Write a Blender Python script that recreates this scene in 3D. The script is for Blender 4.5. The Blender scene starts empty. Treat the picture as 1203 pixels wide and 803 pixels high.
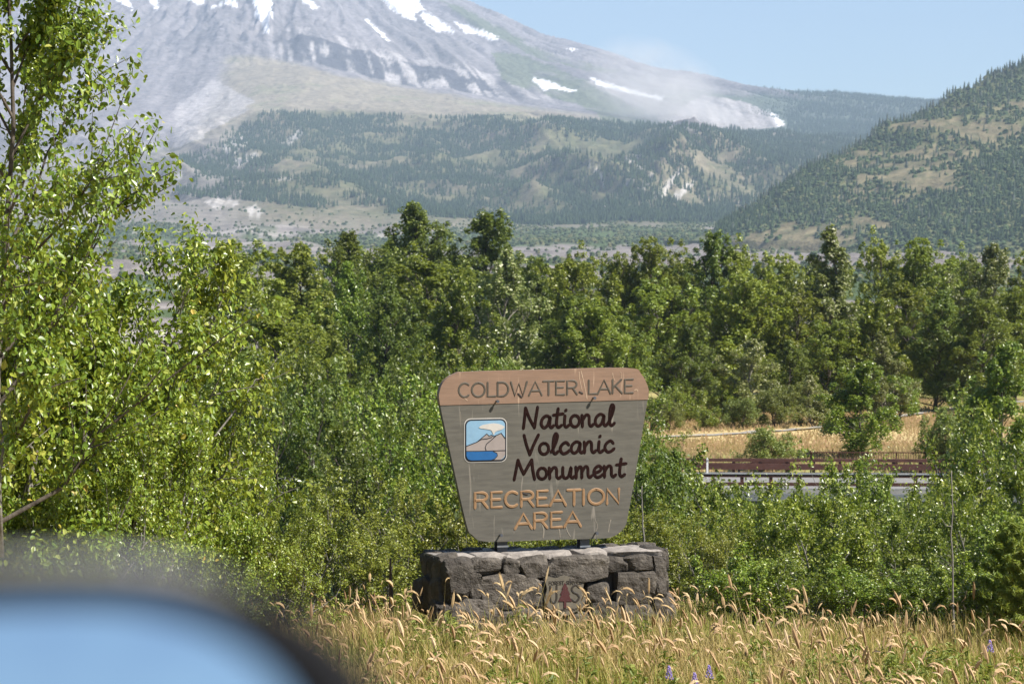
import bpy, math, random
import numpy as np
from mathutils import Vector, Matrix

# ------------------------------------------------------------------ camera, world, sun, exposure
SC = bpy.context.scene
COL = SC.collection
F, CU, CV, HOR = 2830.0, 601.5, 401.5, 330.0          # focal length and principal point in photo pixels
CAM = np.array([0.0, 0.0, 10.0])
PITCH = math.atan((CV - HOR) / F)
cam_d = bpy.data.cameras.new('camera'); cam = bpy.data.objects.new('camera', cam_d); COL.objects.link(cam)
cam_d.sensor_width = 36.0; cam_d.lens = 36.0 * F / 1203.0
cam_d.clip_start = 0.05; cam_d.clip_end = 60000
cam.location = CAM; cam.rotation_euler = (math.pi / 2 - PITCH, 0, 0)
cam_d.dof.use_dof = True; cam_d.dof.focus_distance = 27.7; cam_d.dof.aperture_fstop = 5.6
SC.camera = cam

SUN = np.array([0.60, -0.26, 0.76]); SUN = SUN / np.linalg.norm(SUN)
SUN_EL = math.asin(SUN[2]); SUN_AZ = math.atan2(SUN[0], SUN[1])
world = bpy.data.worlds.new('World'); SC.world = world; world.use_nodes = True
nt = world.node_tree
bg = nt.nodes['Background']; bg.inputs[1].default_value = 0.062
sky = nt.nodes.new('ShaderNodeTexSky'); sky.sky_type = 'NISHITA'; sky.sun_disc = False
sky.sun_elevation = SUN_EL; sky.sun_rotation = SUN_AZ; sky.altitude = 800
sky.air_density = 1.0; sky.dust_density = 0.2; sky.ozone_density = 2.6
nt.links.new(sky.outputs[0], bg.inputs[0])
sun_d = bpy.data.lights.new('sun', 'SUN'); sun_d.energy = 5.0; sun_d.angle = math.radians(0.53); sun_d.color = (1.0, 0.945, 0.86)
sun = bpy.data.objects.new('sun', sun_d); COL.objects.link(sun)
sun.rotation_euler = Vector(SUN).to_track_quat('Z', 'Y').to_euler(); sun.location = (40, -10, 60)
SC.view_settings.view_transform = 'Standard'; SC.view_settings.look = 'None'
SC.view_settings.exposure = 1.0; SC.view_settings.gamma = 1.0; SC.view_settings.use_curve_mapping = False
SC.render.engine = 'CYCLES'
cy = SC.cycles
cy.max_bounces = 6; cy.diffuse_bounces = 3; cy.glossy_bounces = 3; cy.transmission_bounces = 3; cy.volume_bounces = 1
cy.use_denoising = True; cy.caustics_reflective = False; cy.caustics_refractive = False

# ------------------------------------------------------------------ helpers
cp, sp = math.cos(PITCH), math.sin(PITCH)
def P(u, v, d):
    """world point on the photo ray (u, v) at forward distance d"""
    a = (np.asarray(u, float) - CU) / F; b = (CV - np.asarray(v, float)) / F
    y = cp + b * sp; z = -sp + b * cp
    k = np.asarray(d, float) / y
    return np.stack(np.broadcast_arrays(a * k, y * k, CAM[2] + z * k), -1)
def proj(p):
    q = np.asarray(p, float) - CAM
    f = q[..., 1] * cp - q[..., 2] * sp; up = q[..., 1] * sp + q[..., 2] * cp
    return CU + F * q[..., 0] / f, CV - F * up / f
def sm(a, b, x):
    t = np.clip((np.asarray(x, float) - a) / (b - a), 0, 1); return t * t * (3 - 2 * t)
_R = np.random.RandomState(7)
_PERM = np.concatenate([_R.permutation(4096)] * 2); _GR = _R.uniform(-1, 1, 4096)
def vnoise(x, y, seed=0):
    x = np.asarray(x, float) + seed * 17.37; y = np.asarray(y, float) + seed * 9.11
    xi = np.floor(x).astype(np.int64); yi = np.floor(y).astype(np.int64)
    fx = x - xi; fy = y - yi; fx = fx * fx * fx * (fx * (fx * 6 - 15) + 10); fy = fy * fy * fy * (fy * (fy * 6 - 15) + 10)
    def h(i, j): return _GR[_PERM[(_PERM[i & 4095] + j) & 4095]]
    return (h(xi, yi) * (1 - fx) + h(xi + 1, yi) * fx) * (1 - fy) + (h(xi, yi + 1) * (1 - fx) + h(xi + 1, yi + 1) * fx) * fy
def fbm(x, y, oct=5, seed=0, gain=0.5, ridge=False):
    s = 0; a = 1; t = 0
    for k in range(oct):
        n = vnoise(x * 2 ** k, y * 2 ** k, seed + k * 3)
        if ridge: n = 1 - 2 * np.abs(n)
        s = s + a * n; t += a; a *= gain
    return s / t
def inpoly(u, v, poly):
    poly = np.asarray(poly, float); r = np.zeros(np.shape(u), bool); n = len(poly); j = n - 1
    for i in range(n):
        (xi, yi), (xj, yj) = poly[i], poly[j]
        if yi != yj:
            c = ((yi > v) != (yj > v)) & (u < (xj - xi) * (v - yi) / (yj - yi) + xi); r ^= c
        j = i
    return r
def mesh_np(name, verts, faces, smooth=False, mats=(), midx=None, cols=None):
    verts = np.ascontiguousarray(verts, np.float32); faces = np.ascontiguousarray(faces, np.int32)
    me = bpy.data.meshes.new(name); k = faces.shape[1]; m = len(faces)
    me.vertices.add(len(verts)); me.vertices.foreach_set('co', verts.ravel())
    me.loops.add(m * k); me.loops.foreach_set('vertex_index', faces.ravel())
    me.polygons.add(m); me.polygons.foreach_set('loop_start', np.arange(0, m * k, k, dtype=np.int32))
    me.polygons.foreach_set('use_smooth', np.full(m, smooth, bool))
    for mt in mats: me.materials.append(mt)
    if midx is not None: me.polygons.foreach_set('material_index', np.asarray(midx, np.int32))
    if cols is not None:
        at = me.color_attributes.new('Col', 'FLOAT_COLOR', 'POINT')
        c4 = np.ones((len(verts), 4), np.float32); c4[:, :3] = cols; at.data.foreach_set('color', c4.ravel())
    me.update(calc_edges=True); me.validate()
    return me
def mesh_py(name, verts, faces, mats=(), smooth=False, midx=None):
    me = bpy.data.meshes.new(name); me.from_pydata([tuple(map(float, v)) for v in verts], [], faces)
    for mt in mats: me.materials.append(mt)
    if midx is not None: me.polygons.foreach_set('material_index', midx)
    if smooth: me.polygons.foreach_set('use_smooth', [True] * len(me.polygons))
    me.update(); return me
def link(name, me, parent=None, **props):
    o = bpy.data.objects.new(name, me); COL.objects.link(o)
    if parent is not None: o.parent = parent
    for k, v in props.items(): o[k] = v
    return o
def thing(name, label, cat, loc=(0, 0, 0), rz=0.0, group=None, scale=None):
    o = bpy.data.objects.new(name, None); COL.objects.link(o)
    o.location = tuple(map(float, loc)); o.rotation_euler = (0, 0, rz); o['label'] = label; o['category'] = cat
    if group: o['group'] = group
    if scale is not None: o.scale = scale
    return o
class MB:
    """collects boxes / prisms / tubes in one mesh"""
    def __init__(s): s.v = []; s.f = []
    def add(s, v, f):
        b = len(s.v); s.v += [tuple(map(float, p)) for p in v]; s.f += [tuple(i + b for i in q) for q in f]; return s
    def box(s, c, h, rot=None):
        pts = [Vector((sx * h[0], sy * h[1], sz * h[2])) for sx in (-1, 1) for sy in (-1, 1) for sz in (-1, 1)]
        if rot is not None: pts = [rot @ p for p in pts]
        pts = [p + Vector(c) for p in pts]
        return s.add(pts, [(0, 1, 3, 2), (4, 6, 7, 5), (0, 4, 5, 1), (2, 3, 7, 6), (0, 2, 6, 4), (1, 5, 7, 3)])
    def tube(s, pts, rad, n=6, cap=True):
        pts = [Vector(p) for p in pts]; rings = []
        for i, p in enumerate(pts):
            t = (pts[min(i + 1, len(pts) - 1)] - pts[max(i - 1, 0)]).normalized()
            a = t.orthogonal().normalized() if i == 0 else (rings[-1][1] - t * rings[-1][1].dot(t)).normalized()
            b = t.cross(a); r = rad[i] if hasattr(rad, '__len__') else rad
            rings.append(([p + (a * math.cos(k * 2 * math.pi / n) + b * math.sin(k * 2 * math.pi / n)) * r for k in range(n)], a))
        v = [q for r, _ in rings for q in r]; f = []
        for i in range(len(pts) - 1):
            for k in range(n):
                f.append((i * n + k, i * n + (k + 1) % n, (i + 1) * n + (k + 1) % n, (i + 1) * n + k))
        if cap: f += [tuple(range(n - 1, -1, -1)), tuple(range((len(pts) - 1) * n, len(pts) * n))]
        return s.add(v, f)
    def prism(s, poly, y0, y1):
        """poly of (x, z) extruded along y"""
        n = len(poly); v = [(x, y0, z) for x, z in poly] + [(x, y1, z) for x, z in poly]
        f = [tuple(range(n)), tuple(range(2 * n - 1, n - 1, -1))] + [(i, i + n, (i + 1) % n + n, (i + 1) % n) for i in range(n)]
        return s.add(v, f)
    def build(s, name, mat, parent=None, smooth=False, **props):
        return link(name, mesh_py(name, s.v, s.f, [mat] if mat else [], smooth), parent, **props)

# ------------------------------------------------------------------ materials
def mat_new(name):
    m = bpy.data.materials.new(name); m.use_nodes = True; n = m.node_tree
    return m, n, n.nodes['Principled BSDF']
def N(nt, typ, **kw):
    n = nt.nodes.new(typ)
    for k, v in kw.items():
        if k.startswith('i_'): n.inputs[k[2:].replace('_', ' ')].default_value = v
        else: setattr(n, k, v)
    return n
def ramp(nt, fac, stops):
    r = nt.nodes.new('ShaderNodeValToRGB'); e = r.color_ramp.elements
    while len(e) < len(stops): e.new(0.5)
    for el, (p, c) in zip(e, stops): el.position = p; el.color = (*c, 1)
    nt.links.new(fac, r.inputs[0]); return r
def plain(name, c1, c2, scale=4.0, rough=0.8, bump=0.2, bscale=20.0, coord='Object', spec=0.3, metal=0.0, bdist=0.01, stretch=None):
    m, nt, b = mat_new(name)
    tc = N(nt, 'ShaderNodeTexCoord'); src = tc.outputs[coord]
    if stretch:
        mp = N(nt, 'ShaderNodeMapping'); mp.inputs['Scale'].default_value = stretch
        nt.links.new(src, mp.inputs[0]); src = mp.outputs[0]
    no = N(nt, 'ShaderNodeTexNoise', i_Scale=scale, i_Detail=6.0, i_Roughness=0.6); nt.links.new(src, no.inputs['Vector'])
    r = ramp(nt, no.outputs['Fac'], [(0.3, c1), (0.7, c2)]); nt.links.new(r.outputs[0], b.inputs['Base Color'])
    b.inputs['Roughness'].default_value = rough; b.inputs['Specular IOR Level'].default_value = spec; b.inputs['Metallic'].default_value = metal
    if bump:
        n2 = N(nt, 'ShaderNodeTexNoise', i_Scale=bscale, i_Detail=5.0); nt.links.new(src, n2.inputs['Vector'])
        bu = N(nt, 'ShaderNodeBump', i_Strength=bump, i_Distance=bdist); nt.links.new(n2.outputs['Fac'], bu.inputs['Height'])
        nt.links.new(bu.outputs[0], b.inputs['Normal'])
    return m
def leaf_mat(name, stops, rough=0.45, trans=0.3, tcol=(0.16, 0.24, 0.03), spec=0.5, objvar=0.25):
    """colour by leaf (random per island) and by plant (object random)"""
    m, nt, b = mat_new(name)
    g = N(nt, 'ShaderNodeNewGeometry'); r = ramp(nt, g.outputs['Random Per Island'], stops)
    oi = N(nt, 'ShaderNodeObjectInfo')
    mr = N(nt, 'ShaderNodeMapRange'); mr.inputs[3].default_value = 1 - objvar; mr.inputs[4].default_value = 1 + objvar
    nt.links.new(oi.outputs['Random'], mr.inputs[0])
    hs = N(nt, 'ShaderNodeHueSaturation'); nt.links.new(r.outputs[0], hs.inputs['Color']); nt.links.new(mr.outputs[0], hs.inputs['Value'])
    m2 = N(nt, 'ShaderNodeMath', operation='MULTIPLY_ADD'); m2.inputs[1].default_value = 0.035; m2.inputs[2].default_value = 0.4825
    w = N(nt, 'ShaderNodeMath', operation='FRACT'); w1 = N(nt, 'ShaderNodeMath', operation='MULTIPLY'); w1.inputs[1].default_value = 7.31
    nt.links.new(oi.outputs['Random'], w1.inputs[0]); nt.links.new(w1.outputs[0], w.inputs[0]); nt.links.new(w.outputs[0], m2.inputs[0]); nt.links.new(m2.outputs[0], hs.inputs['Hue'])
    nt.links.new(hs.outputs[0], b.inputs['Base Color'])
    b.inputs['Roughness'].default_value = rough; b.inputs['Specular IOR Level'].default_value = spec
    tr = N(nt, 'ShaderNodeBsdfTranslucent'); tr.inputs[0].default_value = (*tcol, 1)
    mx = N(nt, 'ShaderNodeMixShader'); mx.inputs[0].default_value = trans
    nt.links.new(b.outputs[0], mx.inputs[1]); nt.links.new(tr.outputs[0], mx.inputs[2])
    nt.links.new(mx.outputs[0], nt.nodes['Material Output'].inputs[0])
    return m

M = {}
M['leaf_near'] = leaf_mat('leaf_near', [(0, (0.075, 0.12, 0.012)), (.45, (0.15, 0.21, 0.02)), (.85, (0.25, 0.31, 0.035)), (.993, (0.38, 0.39, 0.09)), (1, (0.46, 0.30, 0.04))], rough=0.34, trans=0.26, tcol=(0.33, 0.38, 0.03))
M['leaf_shrub'] = leaf_mat('leaf_shrub', [(0, (0.07, 0.115, 0.012)), (.5, (0.15, 0.205, 0.02)), (.9, (0.24, 0.285, 0.036)), (1, (0.34, 0.36, 0.10))], rough=0.34, trans=0.22, tcol=(0.29, 0.37, 0.03))
M['leaf_lime'] = leaf_mat('leaf_lime', [(0, (0.11, 0.145, 0.016)), (.5, (0.195, 0.225, 0.026)), (1, (0.29, 0.30, 0.05))], rough=0.4, trans=0.26, tcol=(0.33, 0.34, 0.03))
M['leaf_lime2'] = leaf_mat('leaf_lime2', [(0, (0.11, 0.145, 0.03)), (.5, (0.17, 0.205, 0.045)), (1, (0.24, 0.27, 0.075))], rough=0.5, trans=0.3, tcol=(0.25, 0.28, 0.04))
M['leaf_dark'] = leaf_mat('leaf_dark', [(0, (0.06, 0.09, 0.012)), (.5, (0.12, 0.16, 0.022)), (1, (0.20, 0.235, 0.045))], rough=0.42, trans=0.28, tcol=(0.24, 0.30, 0.03))
M['leaf_belt'] = leaf_mat('leaf_belt', [(0, (0.09, 0.125, 0.014)), (.5, (0.175, 0.215, 0.028)), (1, (0.275, 0.305, 0.055))], rough=0.42, trans=0.32, tcol=(0.32, 0.37, 0.03))
M['leaf_pale'] = leaf_mat('leaf_pale', [(0, (0.09, 0.115, 0.026)), (.5, (0.185, 0.21, 0.055)), (.85, (0.28, 0.29, 0.105)), (1, (0.52, 0.50, 0.36))], rough=0.4, trans=0.24, tcol=(0.25, 0.3, 0.05))
M['needle'] = leaf_mat('needle', [(0, (0.022, 0.042, 0.018)), (.6, (0.035, 0.06, 0.025)), (1, (0.055, 0.08, 0.032))], rough=0.6, trans=0.05, tcol=(0.05, 0.08, 0.03))
M['needle_young'] = leaf_mat('needle_young', [(0, (0.16, 0.22, 0.03)), (1, (0.30, 0.34, 0.06))], rough=0.5, trans=0.3, tcol=(0.35, 0.4, 0.05))
M['bark'] = plain('bark', (0.05, 0.04, 0.032), (0.13, 0.11, 0.09), 14, 0.9, 0.5, 40)
M['bark_grey'] = plain('bark_grey', (0.10, 0.09, 0.08), (0.24, 0.22, 0.19), 14, 0.9, 0.5, 40)
M['deadwood'] = plain('deadwood', (0.28, 0.25, 0.21), (0.45, 0.41, 0.35), 12, 0.9, 0.4, 40)

# ------------------------------------------------------------------ ground near the camera
def gz(x, y):
    x = np.asarray(x, float); y = np.asarray(y, float)
    z = np.interp(y, [-80, 3.0, 6, 14, 21, 27.7, 33, 42, 60, 85, 120, 200, 340, 3000], [8.5, 8.5, 7.6, 6.45, 6.0, 5.85, 5.3, 4.2, 1.8, 0.4, 0.3, 0.3, 0.0, 0.0])
    z = z - 1.7 * np.exp(-((y - 109) / 8.0) ** 2) * sm(7, 10, x) * (1 - sm(30, 36, x))
    k = sm(5, 12, y)
    return z + k * (0.10 * fbm(x * .35, y * .35, 3, 3) + 0.05 * fbm(x * 1.3, y * 1.3, 3, 8))
def ground_mesh():
    xs = np.concatenate([np.linspace(-150, -16, 50), np.linspace(-15.5, 15.5, 80), np.linspace(16, 150, 50)])
    ys = np.concatenate([np.linspace(-80, 2, 12), np.linspace(3, 45, 90), np.linspace(46, 340, 90)])
    X, Y = np.meshgrid(xs, ys); Z = gz(X, Y); nx, ny = len(xs), len(ys)
    i = np.arange(nx * ny).reshape(ny, nx)
    f = np.stack([i[:-1, :-1], i[:-1, 1:], i[1:, 1:], i[1:, :-1]], -1).reshape(-1, 4)
    v = np.stack([X, Y, Z], -1).reshape(-1, 3)
    # real ground colours: dry straw verge, green scrub floor, dry meadow beyond the bridge
    n = fbm(X * .25, Y * .25, 5, 21); n2 = fbm(X * 0.05, Y * 0.08, 4, 5)
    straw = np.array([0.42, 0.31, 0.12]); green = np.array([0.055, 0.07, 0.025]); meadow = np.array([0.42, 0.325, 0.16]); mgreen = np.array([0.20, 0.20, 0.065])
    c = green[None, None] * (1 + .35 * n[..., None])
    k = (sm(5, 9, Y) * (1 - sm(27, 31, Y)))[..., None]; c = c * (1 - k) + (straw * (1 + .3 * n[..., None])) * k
    k = (sm(114, 117, Y) * sm(4, 8, X) * (1 - sm(205, 225, Y)))[..., None]
    mm = sm(-.15, .35, n2 + .3 * n)[..., None]
    c = c * (1 - k) + ((meadow * (1 - mm) + mgreen * mm) * (1 + .25 * n[..., None])) * k
    return v, f, np.clip(c, 0.01, 1).reshape(-1, 3)
def attr_mat(name, nscale, amt, rough=0.95, bump=0.5, bscale=1.0, bdist=1.0, detail=8):
    m, nt, b = mat_new(name)
    a = N(nt, 'ShaderNodeAttribute', attribute_name='Col'); tc = N(nt, 'ShaderNodeTexCoord')
    no = N(nt, 'ShaderNodeTexNoise', i_Scale=nscale, i_Detail=float(detail), i_Roughness=0.65); nt.links.new(tc.outputs['Object'], no.inputs['Vector'])
    r = ramp(nt, no.outputs['Fac'], [(0.25, (1 - amt,) * 3), (0.75, (1 + amt,) * 3)])
    mx = N(nt, 'ShaderNodeMix', data_type='RGBA', blend_type='MULTIPLY'); mx.inputs[0].default_value = 1.0
    nt.links.new(a.outputs['Color'], mx.inputs[6]); nt.links.new(r.outputs[0], mx.inputs[7]); nt.links.new(mx.outputs[2], b.inputs['Base Color'])
    b.inputs['Roughness'].default_value = rough; b.inputs['Specular IOR Level'].default_value = 0.1
    n2 = N(nt, 'ShaderNodeTexNoise', i_Scale=bscale, i_Detail=8.0, i_Roughness=0.6); nt.links.new(tc.outputs['Object'], n2.inputs['Vector'])
    bu = N(nt, 'ShaderNodeBump', i_Strength=bump, i_Distance=bdist); nt.links.new(n2.outputs['Fac'], bu.inputs['Height']); nt.links.new(bu.outputs[0], b.inputs['Normal'])
    return m
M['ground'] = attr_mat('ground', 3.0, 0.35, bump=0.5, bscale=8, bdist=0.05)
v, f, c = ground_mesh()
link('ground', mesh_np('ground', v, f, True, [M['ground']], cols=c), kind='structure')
M['asphalt'] = plain('asphalt', (0.16, 0.155, 0.15), (0.22, 0.215, 0.21), 3, 0.9, 0.3, 120, bdist=0.004)
M['asphalt_dark'] = plain('asphalt_dark', (0.045, 0.045, 0.046), (0.065, 0.064, 0.062), 3, 0.9, 0.3, 120, bdist=0.004)
MB().box((0, -3.2, 8.40), (150, 5.0, 0.12)).build('road', M['asphalt_dark'], kind='structure')

# ------------------------------------------------------------------ far terrain: valley and volcano
TAB = {
 -250: [(2500,300),(3500,280),(4500,238),(6000,185),(7500,112),(8500,70),(9500,10),(11500,-110)],
 0:    [(2500,300),(3500,277),(4500,238),(5500,203),(7000,122),(8000,80),(8800,40),(10000,-30),(11500,-110)],
 200:  [(2500,302),(3500,277),(4500,236),(5500,200),(6500,165),(7500,120),(8300,72),(9000,32),(10000,-30),(11500,-110)],
 350:  [(2500,303),(3500,274),(4300,250),(5500,198),(6500,146),(7500,100),(8000,77),(8230,84),(8450,44),(9500,-10),(11500,-100)],
 500:  [(2500,303),(3500,276),(4200,261),(5500,198),(6500,144),(7500,114),(8000,104),(8230,113),(8430,80),(9500,20),(10300,-10),(12000,25)],
 650:  [(2500,300),(3500,276),(4200,262),(5500,198),(6200,154),(7200,134),(8000,127),(8200,128),(8500,104),(9500,66),(10300,47),(12000,85)],
 800:  [(2500,297),(3500,273),(4200,260),(4900,225),(5600,176),(6000,154),(6600,166),(7500,158),(7900,140),(8700,112),(9500,95),(10000,88),(12000,125)],
 950:  [(2500,297),(3500,273),(4300,260),(5000,222),(5800,180),(6500,170),(7500,162),(8300,142),(9000,120),(9400,117),(12000,155)],
 1100: [(2500,297),(3500,276),(5000,228),(6500,187),(8000,152),(9000,128),(9400,126),(12000,165)],
 1450: [(2500,297),(3500,276),(5000,230),(6500,190),(8000,155),(9000,131),(9400,129),(12000,165)],
}
NEAR = [(280, 424.5), (600, 370), (1000, 346), (1500, 322)]
TU = np.array(sorted(TAB)); TD = np.concatenate([np.geomspace(280, 4000, 60), np.linspace(4040, 12000, 200)])
TV = np.array([np.interp(TD, [q[0] for q in NEAR + TAB[k]], [q[1] for q in NEAR + TAB[k]]) for k in TU])
ker = np.hanning(9); ker /= ker.sum()
TVs = np.array([np.convolve(np.pad(r, 4, mode='edge'), ker, 'valid') for r in TV])
def table_v(u, d):
    di = np.interp(d, TD, np.arange(len(TD))); j = np.clip(di.astype(int), 0, len(TD) - 2); fd = di - j
    ui = np.interp(u, TU, np.arange(len(TU))); i = np.clip(ui.astype(int), 0, len(TU) - 2); fu = ui - i; fu = fu * fu * (3 - 2 * fu) * .5 + fu * .5
    g = lambda a, b: TVs[a, b]
    return (g(i, j) * (1 - fd) + g(i, j + 1) * fd) * (1 - fu) + (g(i + 1, j) * (1 - fd) + g(i + 1, j + 1) * fd) * fu
SUMMIT = P(300, -150, 11800)
def far_z(x, y):
    """terrain height: broad form from the survey table, gullies, ridges and hummocks in world metres"""
    u = CU + F * x / (y * cp + .0 * x); z = P(u, table_v(u, y), y)[..., 2]
    # hummocks of the debris plain
    k = sm(900, 1600, y) * (1 - sm(3600, 4600, y))
    z = z + k * (9 * fbm(x / 190, y / 240, 4, 31, ridge=True) + 5 * fbm(x / 60, y / 80, 3, 33) )
    # foothill relief
    k = sm(3900, 4700, y) * (1 - sm(6400, 7300, y))
    z = z + k * (44 * fbm(x / 300 + y / 900, y / 800, 4, 41, ridge=True) + 9 * fbm(x / 110, y / 170, 4, 43))
    # two scarred ridges standing in front of the forest slope
    for (uu, dd, h, sx, sy, sh) in ((688, 4850, 62, 62, 420, .28), (792, 5000, 88, 105, 520, -.12), (872, 5050, 44, 75, 420, .15), (640, 5700, 40, 90, 350, 0)):
        c = P(uu, 240, dd); dx = (x - c[0]) + (y - dd) * sh; dy = y - dd
        g = np.exp(-(np.abs(dx) / sx) ** 1.6 - (dy / sy) ** 2)
        z = z + h * g * (1 + .28 * fbm(dx / 26 + dy / 90, dy / 160, 3, 51, ridge=True))
    # volcano: gullies radiating from the summit
    dx = x - SUMMIT[0]; dy = SUMMIT[1] - y; r = np.hypot(dx, dy); a = np.arctan2(dx, dy)
    k = sm(7900, 8700, y)
    warp = .03 * fbm(x / 500, y / 500, 3, 61)
    z = z + k * (24 * fbm((a + warp) * 9, r / 2600, 3, 63, ridge=True) + 18 * fbm((a + warp) * 30, r / 1500, 3, 65, ridge=True) + 9 * fbm((a + warp) * 85, r / 500, 4, 67, ridge=True, gain=.6))
    k2 = sm(5600, 6600, y) * (1 - sm(8100, 8500, y))
    z = z + k2 * (7 * fbm((a + warp) * 22, r / 1800, 3, 71, ridge=True) + 2.5 * fbm(x / 60, y / 60, 3, 73))
    # rugged crags left of centre, high up
    k4 = sm(4300, 5200, y); z = z + k4 * (3.2 * fbm(x / 34, y / 60, 3, 171, ridge=True) + (2 + 5 * sm(8000, 8600, y)) * fbm((a + warp) * 60, r / 260, 4, 173, ridge=True))
    k3 = k * np.exp(-((u - 290) / 90) ** 2)
    z = z + k3 * 45 * fbm(x / 120, y / 200, 4, 75, ridge=True)
    return z
def far_mesh():
    us = np.linspace(-110, 1330, 660); ds = np.concatenate([np.geomspace(285, 4200, 100)[:-1], np.linspace(4200, 10800, 350), np.linspace(10950, 12000, 8)])
    U, D = np.meshgrid(us, ds); X = (U - CU) / F * D * cp; X = (U - CU) / F * D; Y = D
    Z = far_z(X, Y) - 0.35
    v = np.stack([X, Y, Z], -1); u, w = proj(v)
    # colour zones (slope materials; the cliff band also carries painted shade)
    wu = u + 7 * fbm(X / 90, Y / 150, 4, 81); wv = w + 4 * fbm(X / 90, Y / 150, 4, 83)
    n = fbm(X / 55, Y / 80, 5, 85); n2 = fbm(X / 230, Y / 330, 5, 87)
    dx = X - SUMMIT[0]; dy = SUMMIT[1] - Y; r = np.hypot(dx, dy); a = np.arctan2(dx, dy)
    streak = fbm(a * 70, r / 1500, 4, 89); st2 = fbm(a * 220, r / 900, 3, 90)
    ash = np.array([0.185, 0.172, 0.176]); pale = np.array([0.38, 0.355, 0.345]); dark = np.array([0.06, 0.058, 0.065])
    c = ash * (1 + .32 * streak + .28 * st2 + .22 * n)[..., None]
    def lay(mask, col):
        nonlocal c
        mask = np.clip(mask, 0, 1)[..., None]; c = c * (1 - mask) + np.asarray(col) * mask
    vf = np.interp(wu, [-200, 150, 230, 300, 400, 500, 650, 760, 850, 1000], [215, 190, 165, 134, 130, 136, 146, 152, 156, 165])   # top of the trees
    vc = np.interp(wu, [-200, 190, 250, 330, 400, 500, 600, 650, 760, 800], [60, 120, 64, 70, 88, 106, 124, 130, 142, 152])   # top of the fan
    tan = np.array([0.235, 0.205, 0.155])
    fan = sm(-3, 5, wv - vc) * sm(-8, 20, wu - np.interp(wv, [60, 100, 150, 180], [270, 255, 222, 190]))
    lay(fan * (D < 8300), (tan * (1 + .25 * n + .15 * n2)[..., None]))
    lay(.75 * fan * (D < 8300) * sm(.12, .5, n2 + .5 * n), np.array([0.17, 0.17, 0.105]))
    # pale broken cliffs above the fan and the shade along their foot, painted into the colour
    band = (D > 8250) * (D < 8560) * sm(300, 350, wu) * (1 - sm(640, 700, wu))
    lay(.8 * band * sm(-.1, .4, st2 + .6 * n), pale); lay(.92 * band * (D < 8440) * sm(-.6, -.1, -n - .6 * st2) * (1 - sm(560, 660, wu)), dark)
    # green brush on the right flank
    g1 = inpoly(wu, wv, [(575, 62), (610, 62), (660, 82), (715, 102), (760, 140), (775, 152), (735, 152), (690, 128), (640, 112), (590, 96)])
    g2 = inpoly(wu, wv, [(515, 0), (545, 8), (620, 52), (700, 78), (730, 84), (690, 84), (630, 66), (560, 34)])
    lay((g1 | g2) * sm(-.5, .2, n2 + .5 * n + .25) * .9, np.array([0.10, 0.115, 0.065]))
    lay(sm(0, 8, wv - np.interp(wu, [700, 760, 830, 900, 1000], [200, 105, 103, 108, 108])) * (D > 7700) * (wu > 735) * .92, np.array([0.075, 0.095, 0.06]) * (1 + .3 * n)[..., None])
    lay((D > 6300) * sm(820, 880, wu) * .9 * (D < 7800), np.array([0.07, 0.088, 0.052]) * (1 + .3 * n)[..., None])
    # white scarp of the gully
    cl = inpoly(u, w, [(786, 146), (806, 122), (826, 112), (850, 115), (880, 121), (905, 133), (924, 148), (890, 152), (850, 154), (815, 154), (795, 152)])
    lay(cl * .9 * (D > 7300), np.array([0.31, 0.287, 0.283]) * (1 + .55 * fbm((u - .5 * w) / 4, w / 16, 3, 91))[..., None])
    cl = inpoly(wu, wv, [(690, 92), (740, 104), (800, 122), (815, 150), (790, 152), (745, 122), (700, 104)])
    lay(cl * .7 * (D > 7300), np.array([0.34, 0.315, 0.31]))
    # forest floor, brush and grey debris on the lower slopes
    low = sm(-4, 4, wv - vf) * (D < 6900)
    olive = np.array([0.125, 0.122, 0.065]); brown = np.array([0.17, 0.148, 0.098])
    kk = sm(-.25, .3, n2 + .6 * n)[..., None]
    lay(low, (olive * (1 - kk) + brown * kk) * (1 + .2 * n)[..., None])
    fine = fbm(X / 16, Y / 26, 4, 187); lay(low * .5 * sm(.0, .25, fine), np.array([0.075, 0.09, 0.042]))
    lft = low * (1 - sm(240, 330, wu)) * sm(-.3, .25, n2 + .3); lay(.8 * lft, np.array([0.19, 0.172, 0.155]) * (1 + .3 * n)[..., None])
    # valley floor: grey-mauve debris hummocks with green thickets
    val = 1 - sm(3500, 4300, D + 300 * n2)
    deb = np.array([0.205, 0.182, 0.168]); grn = np.array([0.07, 0.10, 0.04])
    st = fbm(X / 260, Y / 380, 4, 93) + .4 * fbm(X / 45, Y / 60, 4, 95)
    gk = sm(.0, .22, st + .8 * np.exp(-((D - 3150) / 420) ** 2) - .12 - .35 * np.exp(-((D - 2250) / 420) ** 2))[..., None]
    lay(val, (deb * (1 + .3 * n)[..., None]) * (1 - gk) + grn * (1 + .3 * n)[..., None] * gk)
    lay(val * .8 * (fbm(X / 70, Y / 110, 4, 97) > .33) * (u < 520), np.array([0.33, 0.30, 0.275]))
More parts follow.
